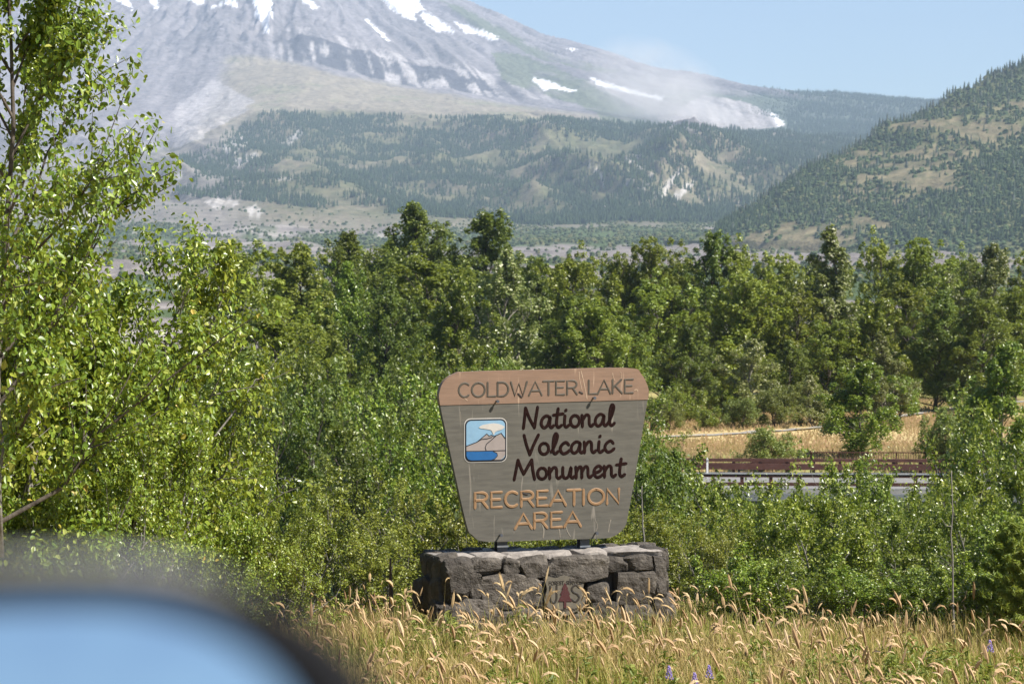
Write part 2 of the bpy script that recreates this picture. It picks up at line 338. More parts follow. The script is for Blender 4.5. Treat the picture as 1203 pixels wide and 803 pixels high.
    # pale slides: hand-surveyed scars
    for pl in ([(330, 168), (343, 158), (352, 152), (358, 156), (340, 172)], [(262, 170), (285, 160), (296, 166), (275, 182), (262, 180)], [(270, 188), (300, 178), (305, 182), (280, 197)],
               [(728, 215), (748, 194), (757, 196), (738, 220)], [(745, 224), (765, 200), (770, 203), (752, 232)], [(765, 232), (800, 196), (803, 200), (777, 235)], [(783, 235), (815, 210), (818, 214), (796, 236)],
               [(735, 186), (752, 176), (756, 180), (742, 192)], [(708, 238), (712, 235), (727, 247), (722, 250), (711, 249)], [(690, 190), (697, 192), (712, 212), (707, 212)], [(240, 238), (262, 228), (282, 240), (255, 247)], [(285, 246), (300, 240), (310, 250), (296, 254)],
               [(204, 208), (216, 203), (213, 211), (206, 213)], [(322, 208), (345, 206), (343, 211), (325, 213)]):
        lay(inpoly(u + 2 * n, w + 2 * fbm(X / 30, Y / 40, 2, 99), pl) * np.clip(.8 + 1.2 * fbm(u / 5 + w / 7, w / 14, 3, 98), 0, .95), np.array([0.42, 0.39, 0.36]))
    # ravine at the left edge of the fan
    lay(.7 * inpoly(wu, wv, [(205, 125), (250, 95), (300, 118), (285, 130), (240, 160), (205, 172)]), np.array([0.33, 0.31, 0.305]) * (1 + .3 * st2)[..., None])
    # snow fields
    snow = np.zeros_like(u, bool)
    for pl in ([(212, -8), (240, -8), (238, 6), (252, 10), (262, 2), (277, 0), (280, 9), (262, 4), (248, 8), (230, 6)],
               [(292, -8), (317, -8), (318, 20), (317, 38), (311, 40), (308, 26), (300, 14)], [(355, -6), (368, 2), (376, 9), (374, 12), (362, 6)],
               [(440, -10), (486, -10), (498, 12), (487, 15), (489, 24), (474, 20), (458, 10)], [(496, 15), (508, 18), (524, 29), (535, 39), (516, 36), (500, 27)],
               [(534, 26), (548, 30), (570, 36), (588, 48), (575, 46), (545, 37)], [(428, 22), (432, 22), (447, 36), (460, 49), (456, 48), (443, 37)],
               [(690, 91), (712, 97), (735, 103), (782, 114), (778, 118), (745, 112), (705, 101)], [(624, 92), (640, 94), (660, 102), (676, 107), (672, 109), (645, 104), (640, 107), (630, 100)],
               [(668, 57), (680, 58), (672, 60)], [(714, 52), (730, 58), (724, 60)], [(902, 128), (912, 135), (922, 146), (915, 148), (908, 138)],
               [(130, -8), (150, -4), (155, 12), (146, 6)], [(176, -6), (184, -6), (186, 14), (180, 10)]):
        snow |= inpoly(u + 3.2 * n + 3 * st2, w + 2.6 * fbm(X / 22, Y / 40, 4, 181), pl)
    lay(snow * np.clip(1.0 + .5 * fbm(X / 30, Y / 60, 4, 183), .45, .97) * (D > 7000), (0.80, 0.80, 0.82))
    nr, nc = U.shape; i = np.arange(nr * nc).reshape(nr, nc)
    fc = np.stack([i[:-1, :-1], i[:-1, 1:], i[1:, 1:], i[1:, :-1]], -1).reshape(-1, 4)
    return v.reshape(-1, 3), fc, np.clip(c, .01, .95).reshape(-1, 3)
M['terrain'] = attr_mat('terrain', 0.045, 0.42, bump=0.8, bscale=0.04, bdist=12.0)
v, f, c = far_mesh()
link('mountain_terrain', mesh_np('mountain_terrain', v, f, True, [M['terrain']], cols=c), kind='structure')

# hill on the right
HS = ([700, 800, 860, 900, 950, 1000, 1050, 1100, 1150, 1203, 1300, 1420], [300, 282, 254, 234, 203, 172, 145, 121, 100, 78, 45, 15])
def hill_pt(u, t):
    """u: azimuth in photo pixels, t: 0 foot .. 1 ridge .. 1.3 behind"""
    vs = np.interp(u, *HS); vb = 276 + 0 * u; db = np.interp(u, [700, 860, 1203, 1420], [2900, 2550, 2250, 2150]); dt = db + np.maximum(vb - vs, 0) * 4.6 + 60
    vv = np.where(t < 0, vb - t * 260, vb) * (t < 0) + (t >= 0) * np.where(t <= 1, vb + (vs - vb) * np.clip(t, 0, 1) ** 0.95, vs + (t - 1) * 160); dd = db + (dt - db) * t
    p = P(u, vv, dd); x, y = p[..., 0], p[..., 1]
    amp = np.clip((vb - vs) / 60, 0, 1) * np.clip(t * 3, 0, 1)
    p[..., 2] += amp * (9 * fbm(x / 150 + y / 500, y / 260, 4, 101, ridge=True) + 3.5 * fbm(x / 40, y / 50, 4, 103)) - 6 * (1 - amp)
    return p
uu = np.linspace(780, 1400, 330); tt = np.linspace(-.2, 1.3, 190); U, T = np.meshgrid(uu, tt); p = hill_pt(U, T); X, Y = p[..., 0], p[..., 1]
n = fbm(X / 28, Y / 40, 5, 105); n2 = fbm(X / 120 - Y / 260, Y / 150, 4, 107)
def hill_open(u, v, x, y): return .8 * fbm(x / 60 + y / 110, y / 150, 4, 107) + .5 * fbm(x / 18, y / 26, 4, 105) + .38 * np.exp(-(((v - (300 - (u - 900) * .52)) / 40) ** 2)) - .6 * sm(0, 60, v - (340 - (u - 900) * .62) + 10) - .24
ou, ov = proj(p); kk = sm(-.12, .22, hill_open(ou, ov, X, Y))[..., None]
c = np.array([0.125, 0.135, 0.06]) * (1 + .35 * n)[..., None] * (1 - kk) + np.array([0.175, 0.15, 0.088]) * (1 + .4 * n)[..., None] * kk
fine = sm(.02, .22, fbm(X / 9, Y / 14, 4, 189))[..., None] * .5; c = c * (1 - fine) + np.array([0.06, 0.075, 0.034]) * fine
nr, nc = U.shape; i = np.arange(nr * nc).reshape(nr, nc)
fc = np.stack([i[:-1, :-1], i[:-1, 1:], i[1:, 1:], i[1:, :-1]], -1).reshape(-1, 4)
link('forested_hill', mesh_np('forested_hill', p.reshape(-1, 3), fc, True, [M['terrain']], cols=np.clip(c, .01, .9).reshape(-1, 3)), kind='structure')

# ------------------------------------------------------------------ far conifers and thickets (masses)
def cone_cloud(pos, h, rad, sides, tiers, rng):
    """many small conifers in one mesh: stacked ragged cones"""
    n = len(pos); V = []; Fc = []; per = tiers * (sides + 1)
    ang = rng.uniform(0, 6.28, n)
    for t in range(tiers):
        zb = .08 + .9 * t / tiers * .8; zt = min(1.0, zb + .9 / tiers + .12) if t < tiers - 1 else 1.0; rr = 1 - .72 * t / tiers
        for k in range(sides):
            a = ang + k * 2 * math.pi / sides + t * .6; r = rad * rr * rng.uniform(.7, 1.2, n)
            V.append(np.stack([pos[:, 0] + r * np.cos(a), pos[:, 1] + r * np.sin(a), pos[:, 2] + h * (zb + rng.uniform(-.04, .04, n))], -1))
        V.append(np.stack([pos[:, 0], pos[:, 1], pos[:, 2] + h * zt], -1))
        b = t * (sides + 1)
        for k in range(sides): Fc.append((b + k, b + (k + 1) % sides, b + sides))
    V = np.stack(V, 1).reshape(-1, 3); Fc = np.array(Fc); Fc = (Fc[None] + (np.arange(n) * per)[:, None, None]).reshape(-1, 3)
    return V, Fc
def blob_cloud(pos, r, rng):
    """low ragged bushes in one mesh"""
    n = len(pos); V = []; Fc = []
    for (zz, rr) in ((.05, 1.0), (.75, .85)):
        for j in range(5):
            a = j * 2 * math.pi / 5 + rng.uniform(0, 1, n) * .6 + zz; q = r * rr * rng.uniform(.65, 1.25, n)
            V.append(np.stack([pos[:, 0] + q * np.cos(a), pos[:, 1] + q * np.sin(a), pos[:, 2] + r * 1.3 * (zz + rng.uniform(-.15, .15, n))], -1))
    V.append(np.stack([pos[:, 0], pos[:, 1], pos[:, 2] + r * 1.45], -1))
    for j in range(5): k = (j + 1) % 5; Fc += [(j, k, 5 + k), (j, 5 + k, 5 + j), (5 + j, 5 + k, 10)]
    V = np.stack(V, 1).reshape(-1, 3); Fc = np.array(Fc); Fc = (Fc[None] + (np.arange(n) * 11)[:, None, None]).reshape(-1, 3)
    return V, Fc
rng = np.random.RandomState(11)
# forest on the lower slopes of the volcano
n = 190000
u0 = rng.uniform(60, 1120, n); d0 = 4000 + 6000 * rng.uniform(0, 1, n) ** 1.25; x0 = (u0 - CU) / F * d0; z0 = far_z(x0, d0); pu, pv = proj(np.stack([x0, d0, z0], -1))
vf = np.interp(pu, [-200, 150, 230, 300, 400, 500, 650, 760, 850, 1000], [215, 200, 180, 134, 132, 138, 140, 146, 150, 155])
dens = 1.1 * fbm(x0 / 200, d0 / 330, 4, 111) + .8 * fbm(x0 / 55, d0 / 90, 3, 113) + .34 * sm(-2, 26, pv - vf) + .0 - .35 * (1 - sm(200, 330, pu))
dens -= .55 * np.exp(-((pu - 800) / 85) ** 2 - ((pv - 208) / 30) ** 2) + .5 * np.exp(-((pu - 700) / 28) ** 2 - ((pv - 210) / 34) ** 2)
dens += .55 * np.exp(-((pv - np.interp(pu, [600, 760, 860, 960], [150, 152, 156, 170])) / 12) ** 2) * (pu > 640)
keep = (pv > vf) & (pv < np.interp(pu, [100, 300, 480, 700], [222, 236, 252, 268]) + 8 * fbm(x0 / 150, d0 / 200, 3, 191)) & (dens > rng.uniform(-.32, .56, n)) & (d0 < 6900)
far = (d0 > 8300) & (pu > 860 + 60 * rng.uniform(0, 1, n) ** 2) & (d0 < 9500) & (rng.uniform(0, 1, n) < .9)
far |= (d0 > 7600) & (d0 < 8300) & (pu > 925) & (rng.uniform(0, 1, n) < .7)
keep |= far
pos = np.stack([x0, d0, z0 - .6], -1)[keep]; qu, _ = proj(pos); hh = rng.uniform(8, 17, len(pos)) * np.where(pos[:, 1] > 7500, .25 + 1.0 * sm(870, 960, qu), 1)
V, Fc = cone_cloud(pos, hh, hh * .2, 4, 2, rng)
M['far_needle'] = leaf_mat('far_needle', [(0, (0.026, 0.046, 0.022)), (1, (0.06, 0.085, 0.036))], rough=.8, trans=0.0, spec=.1, objvar=0)
link('conifer_forest', mesh_np('conifer_forest', V, Fc, False, [M['far_needle']]), kind='stuff', label='dark blue-green conifer forest spread over the lower slopes of the volcano', category='forest')
# green thickets on the valley floor and the foot of the hill
n = 46000
u0 = rng.uniform(120, 1240, n); d0 = np.where(rng.uniform(0, 1, n) < .25, rng.uniform(1300, 2300, n), rng.uniform(2300, 4300, n)); x0 = (u0 - CU) / F * d0; z0 = far_z(x0, d0)
st = fbm(x0 / 260, d0 / 380, 4, 93) + .4 * fbm(x0 / 45, d0 / 60, 4, 95)
gk = st + .8 * np.exp(-((d0 - 3150) / 420) ** 2) - .12 - .35 * np.exp(-((d0 - 2250) / 420) ** 2)
keep = (gk > rng.uniform(0.02, .5, n)) | (rng.uniform(0, 1, n) < .06)
pos = np.stack([x0, d0, z0 - .5], -1)[keep]; r = rng.uniform(1.4, 3.4, len(pos))
V, Fc = blob_cloud(pos, r, rng)
M['far_brush'] = leaf_mat('far_brush', [(0, (0.04, 0.058, 0.024)), (.7, (0.075, 0.10, 0.04)), (1, (0.14, 0.135, 0.062))], rough=.8, trans=0.0, spec=.1, objvar=0)
link('valley_thicket', mesh_np('valley_thicket', V, Fc, False, [M['far_brush']]), kind='stuff', label='low green thickets scattered over the grey valley floor', category='thicket')
# hill: brush + conifers
n = 26000
u0 = rng.uniform(850, 1290, n); t0 = rng.uniform(-.05, 1.02, n) ** .9 if False else rng.uniform(-.05, 1.0, n); hp = hill_pt(u0, t0); pu, pv = proj(hp)
op = hill_open(pu, pv, hp[:, 0], hp[:, 1])
keep = op < rng.uniform(-.35, .36, n)
pos = hp[keep]; r = rng.uniform(1.5, 3.8, len(pos)); pos[:, 2] -= .8
V, Fc = blob_cloud(pos[::2], r[::2], rng)
link('hillside_brush', mesh_np('hillside_brush', V, Fc, False, [M['far_brush']]), kind='stuff', label='green brush covering the flank of the right-hand hill', category='brush')
n = 7000
u0 = rng.uniform(840, 1290, n); t0 = rng.uniform(0, 1.01, n); hp = hill_pt(u0, t0); pu, pv = proj(hp); op = hill_open(pu, pv, hp[:, 0], hp[:, 1])
keep = op < rng.uniform(-.5, .3, n)
pos = hp[keep]; hh = rng.uniform(5.5, 10.5, len(pos)); pos[:, 2] -= .4
V, Fc = cone_cloud(pos, hh, hh * .23, 5, 2, rng)
link('hillside_conifers', mesh_np('hillside_conifers', V, Fc, False, [M['far_needle']]), kind='stuff', label='small dark conifers massed on the flank of the right-hand hill', category='conifers')
# the largest hill conifers one by one
def conifer_mesh(seed):
    r = np.random.RandomState(seed); mb = MB(); mb.tube([(0, 0, -.06), (0, 0, .5), (0, 0, .95)], [.022, .016, .004], 4)
    nt_ = 7
    for t in range(nt_):
        zb = .08 + .8 * t / nt_; zt = zb + .2; rr = .21 * (1 - t / nt_) ** .85 + .02; k = 7
        ring = [(rr * r.uniform(.62, 1.15) * math.cos(j * 6.283 / k + t), rr * r.uniform(.62, 1.15) * math.sin(j * 6.283 / k + t), zb + r.uniform(-.025, .02)) for j in range(k)]
        mb.add(ring + [(0, 0, min(zt, 1.0) if t < nt_ - 1 else 1.0)], [(j, (j + 1) % k, k) for j in range(k)])
    return mesh_py('conifer_tree', mb.v, mb.f, [M['needle']])
CM = [conifer_mesh(s) for s in range(5)]
n = 0; tries = 0; taken = []
while n < 300 and tries < 60000:
    tries += 1
    sky_ = n < 90
    u1 = rng.uniform(860, 1215); t1 = rng.uniform(.97, 1.0) if sky_ else rng.uniform(.05, .96)
    hp = hill_pt(np.array([u1]), np.array([t1]))[0]; pu, pv = proj(hp)
    if not sky_ and hill_open(np.array(pu), np.array(pv), np.array(hp[0]), np.array(hp[1])) > rng.uniform(-.1, .45): continue
    if pu > 1206 or any(abs(pu - a) < 2.6 and abs(pv - b) < 4 for a, b in taken): continue
    taken.append((pu, pv)); h = rng.uniform(8.5, 15) if sky_ else rng.uniform(7, 13)
    o = link('conifer_tree', CM[n % 5]); o.location = (hp[0], hp[1], hp[2] - .3); w = rng.uniform(.85, 1.2); o.scale = (h * w, h * w, h); o.rotation_euler = (0, 0, rng.uniform(0, 6.28))
    o['category'] = 'conifer'
    if sky_: o['label'] = 'dark conifer standing on the skyline of the right-hand hill'; o['group'] = 'conifers along the hill skyline'
    else: o['label'] = 'dark conifer standing clear on the open flank of the right-hand hill'; o['group'] = 'conifers on the flank of the hill'
    n += 1

# ------------------------------------------------------------------ plants: generator
def leaf_mesh(name, pos, out, size, rng, mat, shape='diamond', up=.5, droop=.08, aspect=.62):
    n = len(pos); nrm = lambda a: a / np.maximum(np.linalg.norm(a, axis=1, keepdims=True), 1e-6)
    nv = nrm(out * .55 + np.array([0, 0, up]) + rng.normal(0, .55, (n, 3)))
    t = rng.normal(0, .7, (n, 3)) + out * .5 - np.array([0, 0, droop]); t = nrm(t - nv * np.sum(t * nv, 1, keepdims=True)); s = np.cross(nv, t)
    L = size[:, None]; Wd = L * aspect * .5
    if shape == 'diamond':
        v = np.stack([pos - t * L * .5, pos + s * Wd + nv * L * .1, pos + t * L * .5, pos - s * Wd + nv * L * .1], 1).reshape(-1, 3)
        base = np.array([[0, 1, 2], [0, 2, 3]]); k = 4
    else:
        bend = -nv * L * rng.uniform(0, .18, (n, 1))
        v = np.stack([pos - t * L * .5, pos - t * L * .15 + s * Wd + nv * L * .09, pos + t * L * .22 + s * Wd * .8 + nv * L * .07, pos + t * L * .55 + bend,
                      pos + t * L * .22 - s * Wd * .8 + nv * L * .07, pos - t * L * .15 - s * Wd + nv * L * .09], 1).reshape(-1, 3)
        base = np.array([[0, 1, 2], [0, 2, 3], [0, 3, 4], [0, 4, 5]]); k = 6
    f = (base[None] + (np.arange(n) * k)[:, None, None]).reshape(-1, 3)
    return mesh_np(name, v, f, False, [mat])
PROF = {'round': lambda t: max(.12, math.sin(math.pi * min(1, .12 + .86 * t)) ** .55), 'cone': lambda t: max(.1, (1 - t) ** .75 * (.35 + .65 * min(1, t * 5))), 'oval': lambda t: max(.12, math.sin(math.pi * (.18 + .78 * t)) ** .7),
        'bush': lambda t: max(.3, 1 - .55 * t), 'egg': lambda t: max(.1, math.sin(math.pi * (.30 + .68 * t)) ** .8)}
def plant(name, seed, h, spread, leafm, bark, nleaf, lsize, stems=1, clear=.15, nl=22, ns=5, clump=.5, prof='round', mode='clump', shape='diamond', lean=.0, elev=(15, 60), r0=None, up=.5, subl=.38):
    rng = np.random.RandomState(seed); mb = MB(); cl = []; r0 = r0 or h * .016
    for s in range(stems):
        az = s * 2.4 + rng.uniform(0, 1.2); ln = (lean * rng.uniform(.4, 1.2)) if stems > 1 else lean; hs = h * (rng.uniform(.72, 1.0) if s else 1.0)
        px = np.cumsum(rng.normal(0, h * .012, 9)); py = np.cumsum(rng.normal(0, h * .012, 9)); tz = np.linspace(0, 1, 9)
        b0 = np.array([math.cos(az), math.sin(az), 0]) * (spread * .12 if stems > 1 else 0)
        tp = np.stack([b0[0] + px + math.cos(az) * ln * h * tz ** 1.4, b0[1] + py + math.sin(az) * ln * h * tz ** 1.4, tz * hs * (1 - .15 * ln)], -1); tp[0, 2] = -.15
        mb.tube(tp, list(np.linspace(r0, r0 * .18, 9)), 5, False)
        for i in range(nl):
            t = clear + (.98 - clear) * ((i + rng.uniform(.1, .9)) / nl); q = np.array([np.interp(t, tz, tp[:, j]) for j in range(3)])
            L = spread * PROF[prof](t) * rng.uniform(.5, 1.22) * (1 if stems == 1 else .72); a = i * 2.4 + rng.uniform(-.5, .5) + s; e = math.radians(elev[0] + (elev[1] - elev[0]) * t + rng.uniform(-14, 14))
            d = np.array([math.cos(a) * math.cos(e), math.sin(a) * math.cos(e), math.sin(e)]); kk = np.linspace(0, 1, 4)[:, None]
            lp = q + d * L * kk + np.array([0, 0, 1.0]) * (L * .16 * kk ** 2) + np.vstack([np.zeros(3), rng.normal(0, L * .04, (3, 3))]); rr = r0 * (.5 - .33 * t)
            mb.tube(lp, list(np.linspace(rr, rr * .3, 4)), 4, False)
            for k in range(ns):
                sf = rng.uniform(.3, 1.0) if k else 1.0; b = np.array([np.interp(sf, kk[:, 0], lp[:, j]) for j in range(3)])
                sd = d + rng.normal(0, .55, 3) + np.array([0, 0, .25]); sd /= np.linalg.norm(sd); sl = L * subl * rng.uniform(.5, 1.1) + .12 * clump
                e2 = b + sd * sl
                mb.tube([b, (b + e2) / 2 + rng.normal(0, sl * .04, 3), e2], [rr * .38, rr * .26, rr * .14], 3, False); cl.append((b, e2))
        cl.append((tp[-2], tp[-1] + np.array([0, 0, h * .02])))
    cl = np.array(cl); nc = len(cl)
    rcl = clump * rng.uniform(.55, 1.4, nc) * (1.25 - .75 * np.clip(cl[:, 1, 2] / h, 0, 1)) if mode == 'clump' else np.ones(nc)
    cnt = np.maximum(3, (nleaf * rcl ** 1.7 / (rcl ** 1.7).sum()).astype(int)); idx = np.repeat(np.arange(nc), cnt); m = len(idx)
    if mode == 'clump':
        dr = rng.normal(0, 1, (m, 3)); dr /= np.linalg.norm(dr, axis=1, keepdims=True); dr[:, 2] = np.where(dr[:, 2] < -.5, -dr[:, 2], dr[:, 2])
        rad = rcl[idx] * rng.uniform(0, 1, m) ** .45
        pos = cl[idx, 1] + dr * rad[:, None] * np.array([1, 1, 1.35]); out = dr
    else:
        tt = rng.uniform(.0, 1.08, m); ax = cl[idx, 1] - cl[idx, 0]; dr = rng.normal(0, 1, (m, 3)); dr /= np.linalg.norm(dr, axis=1, keepdims=True)
        pos = cl[idx, 0] + ax * tt[:, None] + dr * (clump * rng.uniform(.25, 1, m))[:, None]; out = dr * .7 + ax / np.maximum(np.linalg.norm(ax, axis=1, keepdims=True), 1e-5) * .6
    pos[:, 2] = np.maximum(pos[:, 2], .03)
    sz = lsize * rng.uniform(.65, 1.3, m)
    lm = leaf_mesh(name + '_crown', pos, out, sz, rng, leafm, shape, up)
    tm = mesh_py(name + '_trunk', mb.v, mb.f, [bark], True)
    rad = np.hypot(pos[:, 0], pos[:, 1])
    return dict(h=float(np.percentile(pos[:, 2], 99.7)), w=float(np.percentile(rad, 93)), trunk=tm, crown=lm)
def place(pr, name, label, cat, u, vtop, d, wpx=None, group=None, rz=None, base=None, crown='crown', trunk='trunk'):
    """stand a plant on the ground at distance d; its top reaches row vtop of the photograph and its width wpx pixels"""
    top = P(u, vtop, d); z = float(gz(top[0], d)) if base is None else base
    s = (top[2] - z) / pr['h']; sx = s if wpx is None else min(max((wpx / F * d) / (2.0 * pr['w']), .72 * s), 1.35 * s)
    o = thing(name, label, cat, (top[0], d, z - .05), rng.uniform(0, 6.28) if rz is None else rz, group, (sx, sx, s))
    link(trunk, pr['trunk'], o); link(crown, pr['crown'], o); return o

# prototypes ------------------------------------------------------------------
LE = (22, 66)
BELT = {
 'alder': [plant('alder', 1, 10, 3.6, M['leaf_belt'], M['bark'], 22000, .24, clear=.03, nl=36, ns=8, clump=.6, prof='round', elev=LE), plant('alder', 2, 10, 3.3, M['leaf_belt'], M['bark'], 22000, .24, clear=.03, nl=36, ns=8, clump=.58, prof='oval', elev=LE), plant('alder', 12, 10, 3.0, M['leaf_belt'], M['bark'], 22000, .24, clear=.03, nl=36, ns=8, clump=.58, prof='egg', elev=LE)],
 'dark': [plant('darktree', 3, 13, 3.6, M['leaf_dark'], M['bark'], 22000, .25, clear=.03, nl=40, ns=8, clump=.62, prof='egg', elev=LE), plant('darktree', 4, 13, 3.6, M['leaf_dark'], M['bark'], 22000, .25, clear=.03, nl=40, ns=8, clump=.6, prof='egg', elev=LE)],
 'pale': [plant('cottonwood', 5, 11, 3.2, M['leaf_pale'], M['bark_grey'], 19000, .24, clear=.03, nl=36, ns=6, clump=.62, prof='egg', elev=LE), plant('cottonwood', 6, 12, 3.2, M['leaf_pale'], M['bark_grey'], 17000, .24, clear=.03, nl=40, ns=5, clump=.55, prof='cone', elev=LE)],
 'lime': [plant('limetree', 7, 9, 3.1, M['leaf_shrub'], M['bark'], 19000, .235, clear=.02, nl=34, ns=6, clump=.62, prof='egg', elev=LE), plant('limetree', 13, 9, 3.1, M['leaf_shrub'], M['bark'], 19000, .235, clear=.02, nl=34, ns=6, clump=.62, prof='round', elev=LE)],
 'bush': [plant('bush', 8, 4, 2.6, M['leaf_lime2'], M['bark'], 9000, .17, stems=5, lean=.4, clear=.03, nl=10, ns=5, clump=.42, prof='bush', elev=LE), plant('bush', 9, 4, 2.6, M['leaf_shrub'], M['bark'], 9000, .17, stems=5, lean=.4, clear=.03, nl=10, ns=5, clump=.42, prof='bush', elev=LE)],
}
NEARP = {
 'shrub': [plant('shrub', 21, 2.6, 1.7, M['leaf_shrub'], M['bark_grey'], 12500, .082, stems=7, lean=.42, clear=.03, nl=11, ns=6, clump=.15, prof='bush', mode='shoot', elev=(5, 58)), plant('shrub', 22, 2.6, 1.7, M['leaf_shrub'], M['bark_grey'], 12500, .082, stems=6, lean=.38, clear=.03, nl=12, ns=6, clump=.15, prof='round', mode='shoot', elev=(5, 58))],
 'lime': [plant('willow', 23, 2.6, 1.5, M['leaf_lime'], M['bark_grey'], 12500, .070, stems=8, lean=.36, clear=.03, nl=10, ns=6, clump=.13, prof='bush', mode='shoot', elev=(12, 66)), plant('willow', 24, 2.6, 1.5, M['leaf_lime'], M['bark_grey'], 12500, .070, stems=8, lean=.36, clear=.03, nl=11, ns=6, clump=.13, prof='round', mode='shoot', elev=(12, 66))],
 'big': [plant('thicket', 25, 4.2, 2.2, M['leaf_near'], M['bark_grey'], 20000, .078, stems=5, lean=.42, clear=.04, nl=14, ns=6, clump=.24, prof='round', mode='shoot', shape='leaf', elev=(15, 62)), plant('thicket', 26, 4.2, 2.2, M['leaf_near'], M['bark_grey'], 20000, .078, stems=5, lean=.42, clear=.04, nl=14, ns=6, clump=.24, prof='egg', mode='shoot', shape='leaf', elev=(15, 62))],
 'mid': [plant('midshrub', 27, 4.5, 2.4, M['leaf_shrub'], M['bark'], 11000, .14, stems=5, lean=.34, clear=.03, nl=11, ns=5, clump=.38, prof='round', elev=LE), plant('midshrub', 28, 4.5, 2.4, M['leaf_dark'], M['bark'], 11000, .14, stems=5, lean=.34, clear=.03, nl=11, ns=5, clump=.38, prof='egg', elev=LE)],
 'tree': [plant('neartree', 29, 7.4, 2.3, M['leaf_near'], M['bark'], 30000, .076, stems=1, clear=.12, nl=34, ns=12, clump=.2, prof='egg', mode='shoot', shape='leaf', elev=(12, 56), r0=.075, subl=.45)],
}
#PLACEMENTS
# ------------------------------------------------------------------ the belt of trees behind the sign
ORD = ['first', 'second', 'third', 'fourth', 'fifth', 'sixth', 'seventh', 'eighth', 'ninth', 'tenth', 'eleventh', 'twelfth', 'thirteenth', 'fourteenth', 'fifteenth', 'sixteenth', 'seventeenth', 'eighteenth', 'nineteenth', 'twentieth', 'twenty-first', 'twenty-second', 'twenty-third', 'twenty-fourth']
trees = [  # type, variant, u, top row, width px, distance, label
 ('alder', 0, 292, 284, 112, 150, 'broad round green tree beside the tall leafy tree at left, its top against grey plain'),
 ('dark', 0, 400, 274, 84, 225, 'dark rounded tree left of the tallest tree in the belt'),
 ('dark', 0, 486, 240, 92, 235, 'tallest dark tree of the belt, left of its twin'),
 ('dark', 1, 560, 250, 96, 235, 'tall dark tree just right of the tallest tree'),
 ('lime', 0, 405, 308, 62, 190, 'yellow-green tree in front of the dark rounded tree, left of the sign'),
 ('alder', 1, 492, 298, 112, 185, 'wide pale green tree above the left end of the sign'),
 ('pale', 0, 598, 294, 78, 180, 'silvery-leaved tree rising above the middle of the sign'),
 ('dark', 1, 638, 303, 56, 205, 'narrow dark tree right of the silvery tree above the sign'),
 ('alder', 1, 684, 296, 72, 200, 'rounded tree above the right half of the sign'),
 ('alder', 0, 716, 298, 56, 225, 'small-topped tree behind and right of the sign top'),
 ('alder', 0, 760, 281, 70, 225, 'bright-topped tree right of the sign in the back row'),
 ('dark', 1, 830, 274, 70, 225, 'dark upright tree in the back row midway between sign and right edge'),
 ('alder', 1, 872, 287, 66, 225, 'rounded back-row tree just right of the dark upright tree'),
 ('alder', 0, 918, 300, 52, 235, 'low back-row tree left of the pointed silvery tree'),
 ('pale', 1, 984, 270, 74, 205, 'pointed silvery tree standing highest on the right side of the belt'),
 ('alder', 1, 1026, 279, 58, 225, 'back-row tree just right of the pointed silvery tree'),
 ('alder', 0, 1086, 282, 70, 225, 'wide back-row tree second right of the pointed silvery tree'),
 ('alder', 1, 1130, 296, 54, 235, 'low back-row tree near the right edge under the hill'),
 ('pale', 0, 1166, 287, 64, 215, 'white-tipped tree at the right end of the back row'),
 ('alder', 0, 1208, 296, 60, 215, 'tree cut by the right edge of the picture in the back row'),
 ('alder', 1, 312, 366, 108, 120, 'green tree under the broad round tree at left'),
 ('dark', 0, 394, 372, 78, 130, 'shaded dark tree below the yellow-green tree'),
 ('alder', 2, 350, 288, 84, 205, 'rounded green tree between the broad round tree and the dark one at left'),
 ('dark', 0, 448, 330, 70, 165, 'dark tree between the yellow-green tree and the wide pale one'),
 ('lime', 0, 540, 330, 74, 170, 'fresh green tree between the wide pale tree and the silvery one'),
 ('dark', 1, 668, 348, 76, 170, 'dark tree directly behind the top edge of the sign'),
 ('alder', 0, 712, 352, 72, 168, 'green tree behind the top right corner of the sign'),
 ('alder', 1, 776, 326, 96, 190, 'full green tree in the second row right of the sign'),
 ('dark', 0, 742, 372, 80, 172, 'dark tree at the foot of the belt right of the sign'),
 ('dark', 1, 806, 380, 80, 176, 'dark tree with shaded foot above the pale hedge'),
 ('alder', 0, 868, 322, 84, 190, 'second-row tree with a bright left side above the silvery bush'),
 ('pale', 0, 884, 398, 74, 168, 'silvery grey-green tree above the meadow path'),
 ('alder', 1, 934, 340, 78, 190, 'second-row tree left of the pointed silvery tree'),
 ('dark', 0, 925, 400, 66, 176, 'dark tree behind the silvery one above the meadow'),
 ('lime', 0, 1020, 352, 74, 180, 'light green tree directly below the pointed silvery tree'),
 ('alder', 0, 966, 376, 70, 178, 'green tree behind the lone meadow tree'),
 ('dark', 0, 1098, 342, 96, 180, 'large dark tree shading the meadow edge on the right'),
 ('dark', 1, 1160, 352, 94, 178, 'dark tree next to the right edge above the lit bush'),
 ('alder', 1, 1062, 330, 70, 200, 'second-row tree between the light green and the large dark one'),
 ('alder', 0, 1192, 338, 66, 195, 'green second-row tree touching the right edge'),
 ('pale', 1, 1046, 392, 50, 166, 'slim pale tree at the meadow edge right of the lone tree'),
 ('lime', 0, 1012, 424, 92, 132, 'lone bright tree standing in the dry meadow behind the bridge'),
 ('pale', 0, 952, 440, 66, 162, 'pale bushy tree left of the lone meadow tree'),
 ('lime', 0, 1178, 402, 84, 116, 'lit green tree at the right edge behind the bridge'),
]
KINDN = {'alder': 'alder_tree', 'dark': 'dark_broadleaf_tree', 'pale': 'cottonwood_tree', 'lime': 'young_alder_tree'}
for (t, k, u, vt, w, d, lab) in trees:
    place(BELT[t][k % len(BELT[t])], KINDN[t], lab, 'tree', u, vt, d, w * 1.38, 'trees of the belt behind the sign')
